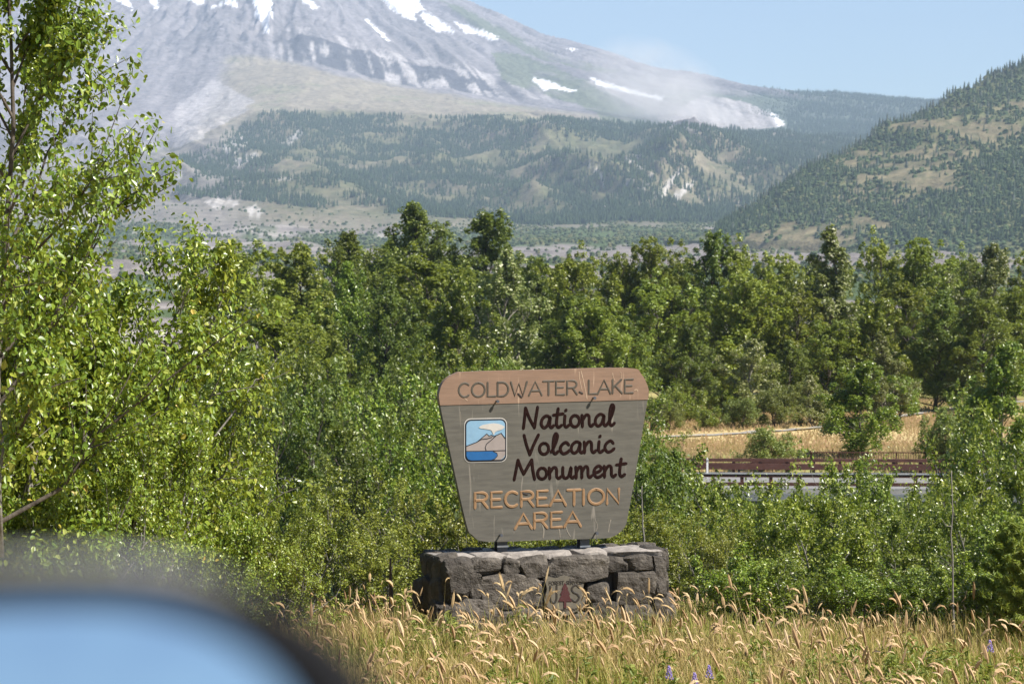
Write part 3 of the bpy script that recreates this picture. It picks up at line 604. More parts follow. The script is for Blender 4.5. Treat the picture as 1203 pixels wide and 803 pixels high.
# gaps between them are closed by further trees seen only in part
for j, (u, vt, w, d) in enumerate([(345, 315, 80, 240), (430, 300, 70, 250), (462, 285, 60, 250), (525, 300, 80, 250), (610, 305, 70, 250), (655, 310, 70, 240), (735, 315, 80, 250), (800, 302, 60, 245), (905, 318, 70, 250), (950, 312, 60, 250), (1055, 305, 60, 250), (1112, 306, 60, 250), (1150, 310, 60, 250)]):
    t = 'alder' if j % 3 else 'dark'
    place(BELT[t][j % len(BELT[t])], KINDN[t], 'tree half hidden in the rearmost row of the belt, %s from the left' % ORD[j], 'tree', u, vt, d, w * 1.6, 'trees of the belt behind the sign')
# bushes along the foot of the belt and round the meadow
bush = [
 (0, 784, 468, 76, 156, 'pale hedge bush just right of the sign top at the meadow edge'), (1, 830, 474, 72, 157, 'hedge bush above the start of the meadow path'), (0, 868, 466, 64, 158, 'hedge bush left of the silvery tree at the meadow'),
 (0, 912, 452, 62, 160, 'low bush under the silvery tree by the meadow path'), (1, 1052, 436, 76, 170, 'bush behind the lone meadow tree'), (0, 902, 500, 62, 124, 'small pale bush in the dry meadow left of the lone tree'),
 (0, 1106, 478, 40, 122, 'loose bush in the meadow right of the lone tree'), (1, 1140, 452, 60, 124, 'round bush behind the end of the bridge railing'),
 (0, 735, 466, 70, 160, 'hedge bush partly hidden by the right edge of the sign'), (1, 805, 452, 70, 164, 'taller hedge bush between the two palest ones'), (1, 968, 455, 70, 163, 'dark bush at the back of the meadow left of the lone tree'), (1, 850, 448, 70, 168, 'dark bush under the belt above the path'),
 (1, 300, 440, 120, 92, 'shaded bush behind the thicket at left'), (0, 392, 462, 84, 84, 'grey-green bush left of the sign in the shade of the trees'), (1, 430, 424, 90, 96, 'rounded bush high behind the left end of the sign'),
 (0, 470, 440, 90, 80, 'lit bush directly left of the sign top'), (1, 505, 415, 90, 92, 'bush behind the top left corner of the sign'), (0, 560, 420, 90, 95, 'bush hidden behind the upper sign panel'), (1, 640, 430, 120, 95, 'bush hidden behind the middle of the sign'),
 (0, 730, 440, 90, 110, 'bush beside the top right corner of the sign'), (1, 270, 400, 100, 88, 'dark bush right of the tall thicket at left'), (1, 340, 450, 110, 74, 'dark bush above the pointed lime shrub'), (1, 445, 480, 100, 66, 'dark bush close left of the sign emblem'), (1, 350, 410, 90, 100, 'bush behind the top of the left thicket'), (0, 770, 500, 60, 100, 'bush right of the sign below the hedge'),
]
for (k, u, vt, w, d, lab) in bush:
    pr = NEARP['mid'][k] if d < 115 else BELT['bush'][k]
    place(pr, 'bush', lab, 'bush', u, vt, d, w * 1.1, 'bushes at the foot of the trees', crown='foliage', trunk='stems')

# ------------------------------------------------------------------ shrubs between sign and bridge
near = [  # kind, variant, u, top row, width px, distance, label
 ('mid', 1, 420, 520, 110, 62, 'dark green shrub behind the lime shrub left of the sign'), ('mid', 0, 500, 505, 100, 60, 'shrub touching the left edge of the sign from behind'),
 ('mid', 1, 760, 512, 96, 58, 'shrub touching the right edge of the sign from behind'), ('mid', 0, 600, 500, 160, 60, 'shrub hidden behind the lower sign panel'), ('mid', 1, 690, 510, 120, 62, 'shrub hidden behind the right half of the sign'),
 ('lime', 0, 405, 548, 120, 36, 'pointed lime green shrub left of the sign'), ('lime', 1, 475, 588, 120, 34, 'lime green shrub reaching the left end of the stone base'), ('lime', 0, 540, 570, 110, 34, 'lime shrub behind the bottom left corner of the sign'),
 ('lime', 1, 615, 592, 120, 35, 'lime shrub seen in the gap between sign and stone base'), ('lime', 0, 700, 588, 120, 35, 'lime shrub behind the right post of the sign'),
 ('lime', 1, 745, 585, 110, 36, 'lime shrub just right of the sign panel'), ('lime', 0, 800, 590, 110, 35, 'yellowish shrub above the right end of the stone base'),
 ('shrub', 0, 802, 528, 110, 62, 'shrub in front of the white marker post'), ('shrub', 1, 850, 560, 110, 50, 'green shrub below the left end of the bridge railing'),
 ('shrub', 0, 905, 572, 120, 40, 'glossy green shrub below the bridge, nearest to its rail end'), ('shrub', 1, 985, 528, 92, 58, 'tall shrub crossing in front of the bridge railing'),
 ('shrub', 0, 958, 545, 80, 56, 'shrub leaning on the tall one in front of the bridge, on its left'), ('shrub', 1, 1010, 542, 80, 57, 'shrub leaning on the tall one in front of the bridge, on its right'), ('shrub', 0, 965, 585, 120, 38, 'glossy shrub below the tall one in front of the bridge'), ('shrub', 1, 1045, 588, 120, 40, 'glossy shrub below the right part of the bridge'),
 ('shrub', 0, 1082, 575, 80, 48, 'shrub beneath the bridge posts left of the bare stem'), ('shrub', 1, 1125, 545, 100, 50, 'shrub covering the right end of the bridge'),
 ('shrub', 0, 1180, 500, 130, 52, 'tall shrub at the right edge beyond the bare stem'), ('shrub', 1, 1200, 460, 120, 64, 'higher shrub at the right edge below the lit tree'), ('shrub', 0, 1150, 570, 110, 42, 'shrub right of the bare stem at mid height'),
 ('shrub', 1, 1205, 590, 110, 38, 'shrub behind the young conifer at the right edge'), ('shrub', 0, 872, 640, 120, 28.6, 'dark low shrub behind the grass right of the stone base'),
 ('lime', 1, 838, 610, 80, 33, 'slender lime shrub beside the right end of the stone base'), ('shrub', 1, 940, 648, 130, 28.4, 'low glossy shrub behind the grass, second from the stone base'), ('shrub', 0, 1010, 652, 130, 28.2, 'low glossy shrub behind the grass, third from the stone base'),
 ('shrub', 1, 1082, 655, 130, 28.0, 'low shrub behind the grass left of the bare stem'),
 ('shrub', 0, 1150, 650, 120, 27.8, 'low shrub behind the grass right of the bare stem'),
 ('mid', 0, 878, 578, 120, 78, 'shrub close below the bridge deck, left of the tall shrub'), ('mid', 1, 1036, 580, 120, 80, 'shrub close below the bridge deck, right of the tall shrub'), ('mid', 0, 1098, 576, 100, 76, 'shrub close below the right end of the bridge deck'), ('mid', 1, 945, 582, 110, 82, 'shrub close below the middle of the bridge deck'),
 ('big', 0, 96, 252, 180, 25, 'large yellow-green thicket under the leafy tree at left'), ('big', 1, 158, 292, 130, 26.5, 'thicket with upright shoots against the grey plain at left'), ('big', 0, 205, 405, 130, 27, 'yellow-green thicket in front of the shaded bushes'),
 ('big', 1, 262, 495, 120, 28, 'lower thicket leading down towards the lime shrubs'), ('big', 0, 335, 575, 110, 28, 'smallest thicket left of the stone base'), ('big', 1, 40, 330, 200, 24, 'thicket at the left edge around the grey bare branch'),
 ('big', 0, 180, 470, 170, 23.5, 'low thicket just above the car mirror'), ('big', 1, 250, 570, 120, 25, 'low thicket above the right end of the car mirror'), ('lime', 1, 345, 610, 110, 27, 'lime shrub above the yellow grass right of the car mirror'),
 ('big', 1, 80, 540, 170, 22.5, 'low leafy thicket behind the top of the car mirror'), ('lime', 0, 440, 625, 100, 31, 'low lime shrub behind the weathered stake'),
]
NN = {'mid': 'shrub', 'lime': 'willow_shrub', 'shrub': 'shrub', 'big': 'leafy_thicket'}
for (t, k, u, vt, w, d, lab) in near:
    place(NEARP[t][k], NN[t], lab, 'shrub', u, vt, d, w * 1.05, 'shrubs between the road and the bridge', crown='foliage', trunk='stems')
# leafy tree at the left edge, taller than the frame
place(NEARP['tree'][0], 'leafy_tree', 'tall leafy tree at the left edge reaching out of the picture', 'tree', -8, -150, 21.5, 380, rz=1.1)
place(NEARP['big'][1], 'leafy_thicket', 'leafy bush at the left edge under the tall tree', 'shrub', -40, 200, 23, 220, 'shrubs between the road and the bridge', crown='foliage', trunk='stems')

# ------------------------------------------------------------------ single stems
def stick(name, label, cat, u, v0, v1, d, r, mat, twigs, seed):
    rg = np.random.RandomState(seed); b = P(u, v0, d); t = P(u - 2, v1, d); o = thing(name, label, cat, b); h = t[2] - b[2]
    pts = [np.array([(t[0] - b[0]) * k + rg.normal(0, .006) * h * (k > 0), rg.normal(0, .005) * h, h * k]) for k in np.linspace(0, 1, 9)]; pts[0][2] = -.4
    MB().tube(pts, list(np.linspace(r, r * .35, 9)), 6).build('stem', mat, o, True)
    for j in range(twigs):
        k = rg.uniform(.25, .9); q = np.array([np.interp(k, np.linspace(0, 1, 9), [p[i] for p in pts]) for i in range(3)]); a = rg.uniform(0, 6.28); L = rg.uniform(.15, .4) * h * .28
        e = q + np.array([math.cos(a) * L, math.sin(a) * L, L * .7]); MB().tube([q, (q + e) / 2 + rg.normal(0, .02, 3), e], [r * .4, r * .3, r * .12], 4).build('twig', mat, o)
    return o
stick('bare_sapling', 'thin grey bare sapling stem standing in the shrubs near the right edge', 'sapling', 1120, 752, 553, 27, .014, M['bark_grey'], 7, 3)
stick('bare_sapling', 'grey bare stem rising beside the right edge of the sign', 'sapling', 756, 640, 570, 33, .014, M['bark_grey'], 5, 5)
stick('bare_branch', 'grey forked bare branch in the thicket at the left edge', 'branch', 2, 600, 420, 21, .02, M['bark_grey'], 6, 8)
M['stake'] = plain('stake', (0.10, 0.06, 0.035), (0.2, 0.13, 0.08), 9, .9, .5, 30)
stick('weathered_stake', 'short brown weathered stake in the grass left of the stone base', 'stake', 460, 705, 655, 28.5, .03, M['stake'], 0, 9)
# young conifer at the right edge
def young_conifer(label, u, v0, v1, d, seed):
    rg = np.random.RandomState(seed); b = P(u, v0, d); h = P(u, v1, d)[2] - b[2]; o = thing('young_conifer', label, 'conifer', b)
    MB().tube([(0, 0, -.4), (0, 0, h * .5), (.01, 0, h)], [.02, .014, .005], 6).build('trunk', M['bark'], o)
    pos = []; out = []; mb = MB()
    for i in range(46):
        t = .04 + .94 * i / 46; L = h * .42 * (1 - t) ** .8 + .06; a = i * 2.4; e = .25 + .5 * t; dr = np.array([math.cos(a) * math.cos(e), math.sin(a) * math.cos(e), math.sin(e)])
        q = np.array([0, 0, t * h]); mb.tube([q, q + dr * L], [.008, .003], 3)
        for s in range(11):
            f_ = .2 + .8 * s / 11; base = q + dr * L * f_
            for _ in range(12):
                w = rg.normal(0, 1, 3); w /= np.linalg.norm(w); pos.append(base + w * .028); out.append(w * .9 + dr * .6)
    mb.build('branches', M['bark'], o)
    pos = np.array(pos); cm = leaf_mesh('young_conifer_needles', pos, np.array(out), rg.uniform(.07, .12, len(pos)), rg, M['needle_young'], 'diamond', .2, 0., .22); link('foliage', cm, o)
young_conifer('small bright green conifer in the shrubs at the right edge', 1186, 748, 615, 27.2, 4)
young_conifer('tiny bright conifer at the right edge below the small one', 1206, 755, 640, 26.2, 6)

# ------------------------------------------------------------------ bridge, road, meadow path
M['corten'] = plain('corten', (0.06, 0.027, 0.021), (0.105, 0.046, 0.035), 3, .75, .3, 30)
M['steel_grey'] = plain('steel_grey', (0.17, 0.18, 0.19), (0.25, 0.26, 0.27), 4, .6, .2, 30)
M['concrete'] = plain('concrete', (0.27, 0.26, 0.24), (0.36, 0.35, 0.32), 2, .9, .3, 30)
M['white_paint'] = plain('white_paint', (0.7, 0.7, 0.68), (0.8, 0.8, 0.79), 6, .6, .1, 30)
YAW = math.radians(-3.0)
bo = P(985, 578, 106); bridge = thing('road_bridge', 'low road bridge with rust-brown steel railings behind the shrubs', 'bridge', (bo[0], bo[1], bo[2]), YAW)
MB().box((2, 4.7, -.30), (18, 4.9, .282)).build('deck', M['asphalt'], bridge)
MB().box((2, -.30, -.20), (18, .06, .16)).build('deck_beam', M['steel_grey'], bridge)
M['yellow_paint'] = plain('yellow_paint', (0.5, 0.33, 0.04), (0.6, 0.42, 0.07), 6, .7, .1, 30)
for yy in (.75, 8.5): MB().box((2, yy, -.012), (18, .06, .004 - .0)).build('edge_line', M['white_paint'], bridge).location.z = .0
for yy in (4.5, 4.75): MB().box((2, yy, -.012), (18, .05, .004)).build('centre_line', M['yellow_paint'], bridge)
MB().box((2, .02, .06), (18, .16, .08)).build('kerb', M['concrete'], bridge); MB().box((2, 9.2, .06), (18, .16, .08)).build('kerb', M['concrete'], bridge)
for yy in (0.0, 9.2):
    MB().box((2.2, yy, .73), (17, .085, .075)).build('rail', M['corten'], bridge); MB().box((2.2, yy - .10 if yy == 0 else yy - .1, .42 if yy else .36), (17, .055,   .075 if yy == 0 else .14)).build('rail', M['corten'], bridge)
    for k in range(27): MB().box((-14.4 + k * 1.27, yy, .40), (.075, .06, .285)).build('post', M['corten'], bridge)
MB().box((2.2, -.012, .80), (17, .10, .012)).build('rail_cap', M['steel_grey'], bridge)
ro = MB().box((-62, 4.7, -.33), (46, 5.2, .25)); r_ = ro.build('approach_road', M['asphalt'], kind='structure'); r_.location = bridge.location; r_.rotation_euler = (0, 0, YAW)
# approach barrier: heavy tapered beam on posts
q = P(905, 546, 116); gb = thing('guard_rail', 'heavy brown guard rail beam left of the bridge railing', 'guard rail', (q[0], q[1], gz(q[0], q[1]) ), YAW)
zz = q[2] - gz(q[0], q[1])
mb = MB(); mb.prism([(-1.05, zz - .10), (-.75, zz - .2), (.95, zz - .2), (.95, zz + .2), (-.75, zz + .2), (-1.05, zz + .1)], -.06, .06); mb.build('beam', M['corten'], gb)
for x in (-.5, .85): MB().box((x, .14, zz * .5 - .3), (.06, .075, zz * .5 + .35)).build('post', M['corten'], gb)
MB().box((-3.3, 0, zz + .02), (2.25, .05, .08)).build('rail', M['corten'], gb)
for x in (-5.2, -3.9, -2.6, -1.5): MB().box((x, .13, zz * .5 - .3), (.05, .07, zz * .5 + .3)).build('post', M['corten'], gb)
# far picket fence
q = P(985, 541, 122); fo = thing('picket_fence', 'dark brown picket railing along the trail beyond the bridge', 'fence', (q[0], q[1], q[2]), YAW)
MB().box((2.2, 0, .43), (3.6, .03, .025)).build('rail', M['corten'], fo); MB().box((2.2, 0, .03), (3.6, .03, .025)).build('rail', M['corten'], fo)
pk = MB().box((0, 0, .23), (.012, .015, .185)); pkm = mesh_py('picket', pk.v, pk.f, [M['corten']])
for k in range(58): o = link('picket', pkm, fo); o.location = (-1.35 + k * .125, 0, 0)
for k in range(6): MB().box((-1.4 + k * 1.44, .05, -.25), (.035, .04, .72)).build('post', M['corten'], fo)
q = P(831, 552, 114); mk = thing('marker_post', 'slim white road marker post left of the guard rail', 'marker post', (q[0], q[1], q[2] - .35)); 
MB().prism([(-.045, 0), (.045, 0), (.045, .9), (.02, .94), (-.02, .94), (-.045, .9)], -.012, .012).build('post', M['white_paint'], mk)
MB().box((0, -.016, .8), (.03, .003, .05)).build('reflector', M['steel_grey'], mk)
# gravel path through the meadow
pts = [(700, 520), (790, 514), (880, 509), (950, 504), (1010, 497), (1075, 487), (1140, 477), (1230, 470)]
V = []; Fc = []
ks = np.linspace(0, len(pts) - 1, 60); pu = np.interp(ks, range(len(pts)), [p_[0] for p_ in pts]); pv = np.interp(ks, range(len(pts)), [p_[1] for p_ in pts])
for i, (a, b) in enumerate(zip(pu, pv)):
    d = 9.7 * F / (b - HOR); 
    for s in (-.8, .8):
        q = P(a, b, d); y = q[1] + s; V.append((q[0], y, gz(q[0], y) + .09))
    if i: Fc.append((2 * i - 2, 2 * i - 1, 2 * i + 1, 2 * i))
M['gravel'] = plain('gravel', (0.22, 0.205, 0.18), (0.32, 0.295, 0.26), 8, .95, .4, 40)
link('meadow_path', mesh_py('meadow_path', V, Fc, [M['gravel']]), kind='structure')

# ------------------------------------------------------------------ the sign
SY = math.radians(20); SD = 27.7
S0 = P(640, 735, SD); S0[2] = float(gz(S0[0], S0[1]))
ex = np.array([math.cos(SY), math.sin(SY), 0]); en = np.array([math.sin(SY), -math.cos(SY), 0])     # along the face / towards the viewer
def on_sign(u, v, off=0.0):
    """photo pixel -> local (x, z) on the sign plane moved 'off' metres towards the viewer"""
    a = (u - CU) / F; b = (CV - v) / F; r = np.array([a, cp + b * sp, -sp + b * cp]); o = S0 + en * off
    k = np.dot(o - CAM, en) / np.dot(r, en); p = CAM + r * k - o
    return float(np.dot(p, ex)), float(p[2])
sign = thing('monument_sign', 'grey-brown wooden recreation area sign with tan header on two steel posts', 'sign', S0, SY)
def smooth_path(pts, n=4, closed=False):
    pts = [np.array(p, float) for p in pts]
    if len(pts) < 3 and not closed: return [pts[0] + (pts[1] - pts[0]) * t for t in (0, .5, 1)]
    out = []; m = len(pts)
    for i in range(m if closed else m - 1):
        g = (lambda j: pts[j % m]) if closed else (lambda j: pts[max(0, min(m - 1, j))])
        p0, p1, p2, p3 = g(i - 1), g(i), g(i + 1), g(i + 2)
        for k in range(n):
            t = k / n; out.append(.5 * (2 * p1 + (p2 - p0) * t + (2 * p0 - 5 * p1 + 4 * p2 - p3) * t * t + (3 * p1 - p0 - 3 * p2 + p3) * t ** 3))
    if not closed: out.append(pts[-1])
    return out
px = [(516, 474.6), (516, 458), (521.5, 447), (533.6, 439), (549, 436.5), (640, 434), (736, 432), (751.7, 439), (759.4, 453.6), (760.5, 462.4), (759.3, 471), (748, 540), (737, 602.7), (732, 619.4), (719.5, 629.3), (703, 631.8), (630, 634), (570, 635.6), (554, 627.7), (547, 615), (530, 540)]
outl = smooth_path([on_sign(*p_) for p_ in px], 4, True)
def sign_mat(name, c1, c2, streak):
    m, nt, b = mat_new(name); tc = N(nt, 'ShaderNodeTexCoord'); mp = N(nt, 'ShaderNodeMapping'); mp.inputs['Scale'].default_value = (1.2, 1, 9); nt.links.new(tc.outputs['Object'], mp.inputs[0])
    no = N(nt, 'ShaderNodeTexNoise', i_Scale=2.2, i_Detail=9.0, i_Roughness=.7); nt.links.new(mp.outputs[0], no.inputs['Vector'])
    r = ramp(nt, no.outputs['Fac'], [(.3, c1), (.7, c2)])
    mp2 = N(nt, 'ShaderNodeMapping'); mp2.inputs['Scale'].default_value = (14, 1, 1.6); mp2.inputs['Rotation'].default_value = (0, .06, 0); nt.links.new(tc.outputs['Object'], mp2.inputs[0])
    n2 = N(nt, 'ShaderNodeTexNoise', i_Scale=1.0, i_Detail=3.0, i_Distortion=.6); nt.links.new(mp2.outputs[0], n2.inputs['Vector'])
    r2 = ramp(nt, n2.outputs['Fac'], [(.63, (0, 0, 0)), (.74, (1, 1, 1))])
    mx = N(nt, 'ShaderNodeMix', data_type='RGBA'); nt.links.new(r.outputs[0], mx.inputs[6]); mx.inputs[7].default_value = (*streak, 1)
    ml = N(nt, 'ShaderNodeMath', operation='MULTIPLY'); ml.inputs[1].default_value = .75; nt.links.new(r2.outputs[0], ml.inputs[0]); nt.links.new(ml.outputs[0], mx.inputs[0])
    nt.links.new(mx.outputs[2], b.inputs['Base Color']); b.inputs['Roughness'].default_value = .6; b.inputs['Specular IOR Level'].default_value = .3
    bu = N(nt, 'ShaderNodeBump', i_Strength=.25, i_Distance=.006); nt.links.new(no.outputs['Fac'], bu.inputs['Height']); nt.links.new(bu.outputs[0], b.inputs['Normal'])
    return m
M['sign_grey'] = sign_mat('sign_grey', (0.074, 0.069, 0.058), (0.122, 0.113, 0.094), (0.26, 0.23, 0.19))
M['sign_tan'] = sign_mat('sign_tan', (0.175, 0.112, 0.077), (0.245, 0.156, 0.107), (0.46, 0.33, 0.23))
M['ink_brown'] = plain('ink_brown', (0.012, 0.006, 0.005), (0.02, 0.009, 0.008), 9, .9, .1, 40, spec=.03)
M['ink_grey'] = plain('ink_grey', (0.06, 0.05, 0.038), (0.085, 0.072, 0.055), 9, .6, .1, 40)
M['ink_tan'] = plain('ink_tan', (0.20, 0.115, 0.055), (0.275, 0.165, 0.085), 9, .6, .1, 40)
M['post_steel'] = plain('post_steel', (0.05, 0.055, 0.065), (0.08, 0.085, 0.1), 6, .5, .2, 40, spec=.5)
def plate(name, poly, y0, y1, mat, parent, **pr):
    mb = MB(); mb.prism([tuple(p_) for p_ in poly], y0, y1); o = mb.build(name, mat, parent, **pr)
    return o
panel = plate('panel', outl, -.03, .04, M['sign_grey'], sign, label='weathered grey-brown sign panel with rounded corners')
# header: the part of the outline above the band line
l0 = np.array(on_sign(500, 476.2)); l1 = np.array(on_sign(780, 468.4)); nl_ = np.array([-(l1 - l0)[1], (l1 - l0)[0]])
def clip_poly(poly, p0, nn):
    out = []
    for i in range(len(poly)):
        a, b = np.array(poly[i]), np.array(poly[(i + 1) % len(poly)]); da, db = np.dot(a - p0, nn), np.dot(b - p0, nn)
        if da >= 0: out.append(a)
        if (da >= 0) != (db >= 0): out.append(a + (b - a) * da / (da - db))
    return out
cen = np.mean(np.array(outl), 0)
hd = clip_poly([cen + (np.array(p_) - cen) * 1.002 for p_ in outl], l0, nl_)
plate('header_panel', hd, -.036, .043, M['sign_tan'], sign, label='tan header band of the sign')
# strokes -> lettering
def ribbon(mb, pts, w, y, h=.005):
    pts = [np.array(p_, float) for p_ in pts]
    t0 = (pts[0] - pts[1]); t0 /= np.linalg.norm(t0) + 1e-9; t1 = pts[-1] - pts[-2]; t1 /= np.linalg.norm(t1) + 1e-9
    path = [pts[0] + t0 * w * .42] + pts + [pts[-1] + t1 * w * .42]; ww = [w * .45] + [w] * len(pts) + [w * .45]
    v = []; f = []
    for i, p_ in enumerate(path):
        t = path[min(i + 1, len(path) - 1)] - path[max(i - 1, 0)]; t /= np.linalg.norm(t) + 1e-9; s = np.array([-t[1], t[0]])
        for (k, yy) in ((-.5, 0), (-.3, -h), (.3, -h), (.5, 0)): q = p_ + s * ww[i] * k; v.append((q[0], y + yy, q[1]))
    for i in range(len(path) - 1):
        for k in range(3): f.append((4 * i + k, 4 * i + k + 1, 4 * i + k + 5, 4 * i + k + 4))
    n_ = 4 * (len(path) - 1); f += [(3, 2, 1, 0), (n_, n_ + 1, n_ + 2, n_ + 3)]
    mb.add(v, f)
def arc(cx, cy_, rx, ry, a0, a1, n_=14): return [(cx + rx * math.cos(math.radians(a0 + (a1 - a0) * i / n_)), cy_ + ry * math.sin(math.radians(a0 + (a1 - a0) * i / n_))) for i in range(n_ + 1)]
BL = {  # block capitals, cap height 1: (advance, straight strokes)
 'C': (.82, [arc(.4, .5, .36, .5, 48, 312)]), 'O': (.95, [arc(.42, .5, .4, .5, 90, 450, 22)]), 'L': (.62, [[(.04, 1), (.04, 0), (.52, 0)]]), 'D': (.86, [[(.04, 1), (.04, 0), (.3, 0)] + arc(.32, .5, .38, .5, -90, 90)[1:] + [(.04, 1)]]),
 'W': (1.12, [[(0, 1), (.25, 0), (.5, .9), (.75, 0), (1.0, 1)]]), 'A': (.9, [[(0, 0), (.4, 1), (.8, 0)], [(.14, .32), (.66, .32)]]), 'T': (.76, [[(0, 1), (.66, 1)], [(.33, 1), (.33, 0)]]), 'E': (.7, [[(.56, 1), (.04, 1), (.04, 0), (.56, 0)], [(.04, .52), (.48, .52)]]),
 'R': (.82, [[(.04, 0), (.04, 1), (.36, 1)] + arc(.38, .74, .26, .26, 90, -90)[1:] + [(.04, .48)], [(.38, .48), (.66, 0)]]), 'K': (.78, [[(.04, 0), (.04, 1)], [(.6, 1), (.06, .4)], [(.22, .55), (.64, 0)]]), 'I': (.3, [[(.06, 0), (.06, 1)]]), 'N': (.9, [[(.04, 0), (.04, 1), (.66, 0), (.66, 1)]]), ' ': (.55, []),
 'F': (.66, [[(.54, 1), (.04, 1), (.04, 0)], [(.04, .52), (.46, .52)]]), 'S': (.72, [smooth_path([(.56, .84), (.32, 1), (.06, .8), (.16, .58), (.44, .44), (.56, .22), (.32, 0), (.03, .16)], 4)]), 'V': (.8, [[(0, 1), (.34, 0), (.68, 1)]]), 'U': (.85, [[(.04, 1), (.04, .36)] + arc(.36, .34, .32, .34, 180, 360)[1:] + [(.68, 1)]]),
 'P': (.74, [[(.04, 0), (.04, 1), (.36, 1)] + arc(.38, .74, .26, .26, 90, -90)[1:] + [(.04, .48)]]), 'M': (1.0, [[(.04, 0), (.1, 1), (.42, .2), (.74, 1), (.8, 0)]]), 'G': (.9, [arc(.4, .5, .36, .5, 48, 340) + [(.74, .46), (.46, .46)]]),
}
BR = {  # brush script, curved strokes
 'N': (.74, [[(.03, 0), (.08, .5), (.12, 1.0)], [(.12, 1.0), (.28, .5), (.5, .02)], [(.5, .02), (.56, .5), (.63, 1.02)]]), 'V': (.62, [[(.02, 1), (.12, .5), (.26, 0)], [(.26, 0), (.42, .5), (.62, 1.0)]]),
 'M': (.95, [[(.0, 0), (.08, .5), (.16, 1.0)], [(.16, 1), (.28, .6), (.4, .28)], [(.4, .28), (.56, .62), (.74, 1.0)], [(.74, 1), (.78, .5), (.86, 0)]]),
 'a': (.56, [[(.42, .5), (.26, .58), (.09, .42), (.05, .16), (.17, .0), (.33, .14), (.43, .52), (.41, .14), (.48, .0), (.58, .1)]]), 't': (.4, [[(.21, .92), (.16, .5), (.14, .16), (.22, 0), (.36, .1)], [(.0, .6), (.2, .63), (.42, .66)]]),
 'i': (.3, [[(.1, .56), (.08, .14), (.15, 0), (.28, .1)], [(.125, .80), (.14, .82), (.15, .84)]]), 'o': (.5, [arc(.23, .28, .19, .28, 90, 440, 16)]), 'n': (.56, [[(.03, .56), (.05, .3), (.05, 0)], [(.05, .28), (.2, .55), (.33, .5), (.35, .12), (.43, 0), (.53, .1)]]),
 'l': (.36, [[(.03, .1), (.2, .5), (.29, .9), (.21, 1.03), (.13, .75), (.11, .18), (.19, 0), (.32, .12)]]), 'c': (.46, [[(.4, .44), (.28, .57), (.1, .42), (.05, .2), (.16, 0), (.32, .04), (.44, .16)]]),
 'u': (.57, [[(.05, .56), (.05, .17), (.15, 0), (.3, .12), (.4, .56), (.39, .14), (.46, 0), (.56, .1)]]), 'm': (.76, [[(.03, .56), (.05, .3), (.05, 0)], [(.05, .28), (.18, .55), (.28, .48), (.29, 0)], [(.29, .28), (.43, .55), (.54, .5), (.56, .12), (.63, 0), (.73, .1)]]),
 'e': (.46, [[(.07, .22), (.28, .3), (.37, .45), (.26, .58), (.1, .45), (.05, .2), (.17, 0), (.32, .03), (.44, .15)]]),
}
def letter_line(name, text, font, pl, pr_, cap_px, w, y, mat, parent, label, curved=False, onf=on_sign, slant=0.0, h=.003):
    """text between photo pixels pl and pr_ (ends of the baseline)"""
    a = np.array(onf(*pl)); b = np.array(onf(*pr_)); up = np.array(onf(pl[0], pl[1] - cap_px)) - a
    tot = sum(font[ch][0] for ch in text) - .14; sx = (b - a) / tot; x = 0; k = 0
    for ch in text:
        adv, st = font[ch]; mb = MB()
        for s in st:
            pts = smooth_path(s, 5) if curved else [np.array(q_, float) for q_ in s]
            if not curved and len(pts) == 2: pts = [pts[0], (pts[0] + pts[1]) / 2, pts[1]]
            ribbon(mb, [a + sx * (x + q_[0] + slant * q_[1]) + up * q_[1] for q_ in pts], w, y - .0004 * (k % 5), h); k += 1
        x += adv
        if st: mb.build(name, mat, parent)
letter_line('letter', 'COLDWATER LAKE', BL, (537, 466.2), (742, 461.0), 16.2, .026, -.037, M['ink_grey'], sign, 'grey block letters reading COLDWATER LAKE on the header')
letter_line('letter', 'National', BR, (613, 502.8), (718, 499.4), 24, .039, -.031, M['ink_brown'], sign, 'dark brown script word National', True)
letter_line('letter', 'Volcanic', BR, (614, 533.8), (717, 530.2), 23, .039, -.031, M['ink_brown'], sign, 'dark brown script word Volcanic', True)
letter_line('letter', 'Monument', BR, (603, 563.0), (730, 559.0), 23, .039, -.031, M['ink_brown'], sign, 'dark brown script word Monument', True)
letter_line('letter', 'RECREATION', BL, (556, 596.0), (728, 590.6), 17.6, .036, -.031, M['ink_tan'], sign, 'tan block letters reading RECREATION', h=.005)
letter_line('letter', 'AREA', BL, (604, 620.6), (680, 617.4), 17.6, .036, -.031, M['ink_tan'], sign, 'tan block letters reading AREA', h=.005)
# emblem
def flat(name, c1, c2=None, rough=.55): return plain(name, c1, c2 or tuple(min(1, q_ * 1.15) for q_ in c1), 12, rough, .08, 40)
EM = lambda x, y: on_sign(505 + x / 4.54, 425 + y / 4.54)
def rrect(x0, y0, x1, y1, r, n_=5):
    out = []
    for (cx, cy_, a0) in ((x1 - r, y0 + r, -90), (x1 - r, y1 - r, 0), (x0 + r, y1 - r, 90), (x0 + r, y0 + r, 180)):
        out += [(cx + r * math.cos(math.radians(a0 + 90 * i / n_)), cy_ + r * math.sin(math.radians(a0 + 90 * i / n_))) for i in range(n_ + 1)]
    return out
M['em_black'] = flat('em_black', (0.012, 0.013, 0.018)); M['em_sky'] = flat('em_sky', (0.17, 0.29, 0.40)); M['em_white'] = flat('em_white', (0.40, 0.38, 0.35)); M['em_rock'] = flat('em_rock', (0.24, 0.205, 0.19)); M['em_lake'] = flat('em_lake', (0.012, 0.085, 0.235))
tilt = lambda pts: [(x, y - (x - 292) * .022) for x, y in pts]
emb = plate('emblem', [EM(*q_) for q_ in tilt(rrect(178, 298, 406, 534, 34))], -.034, -.0305, M['em_white'], sign, label='square emblem with a smoking volcano above a blue lake')
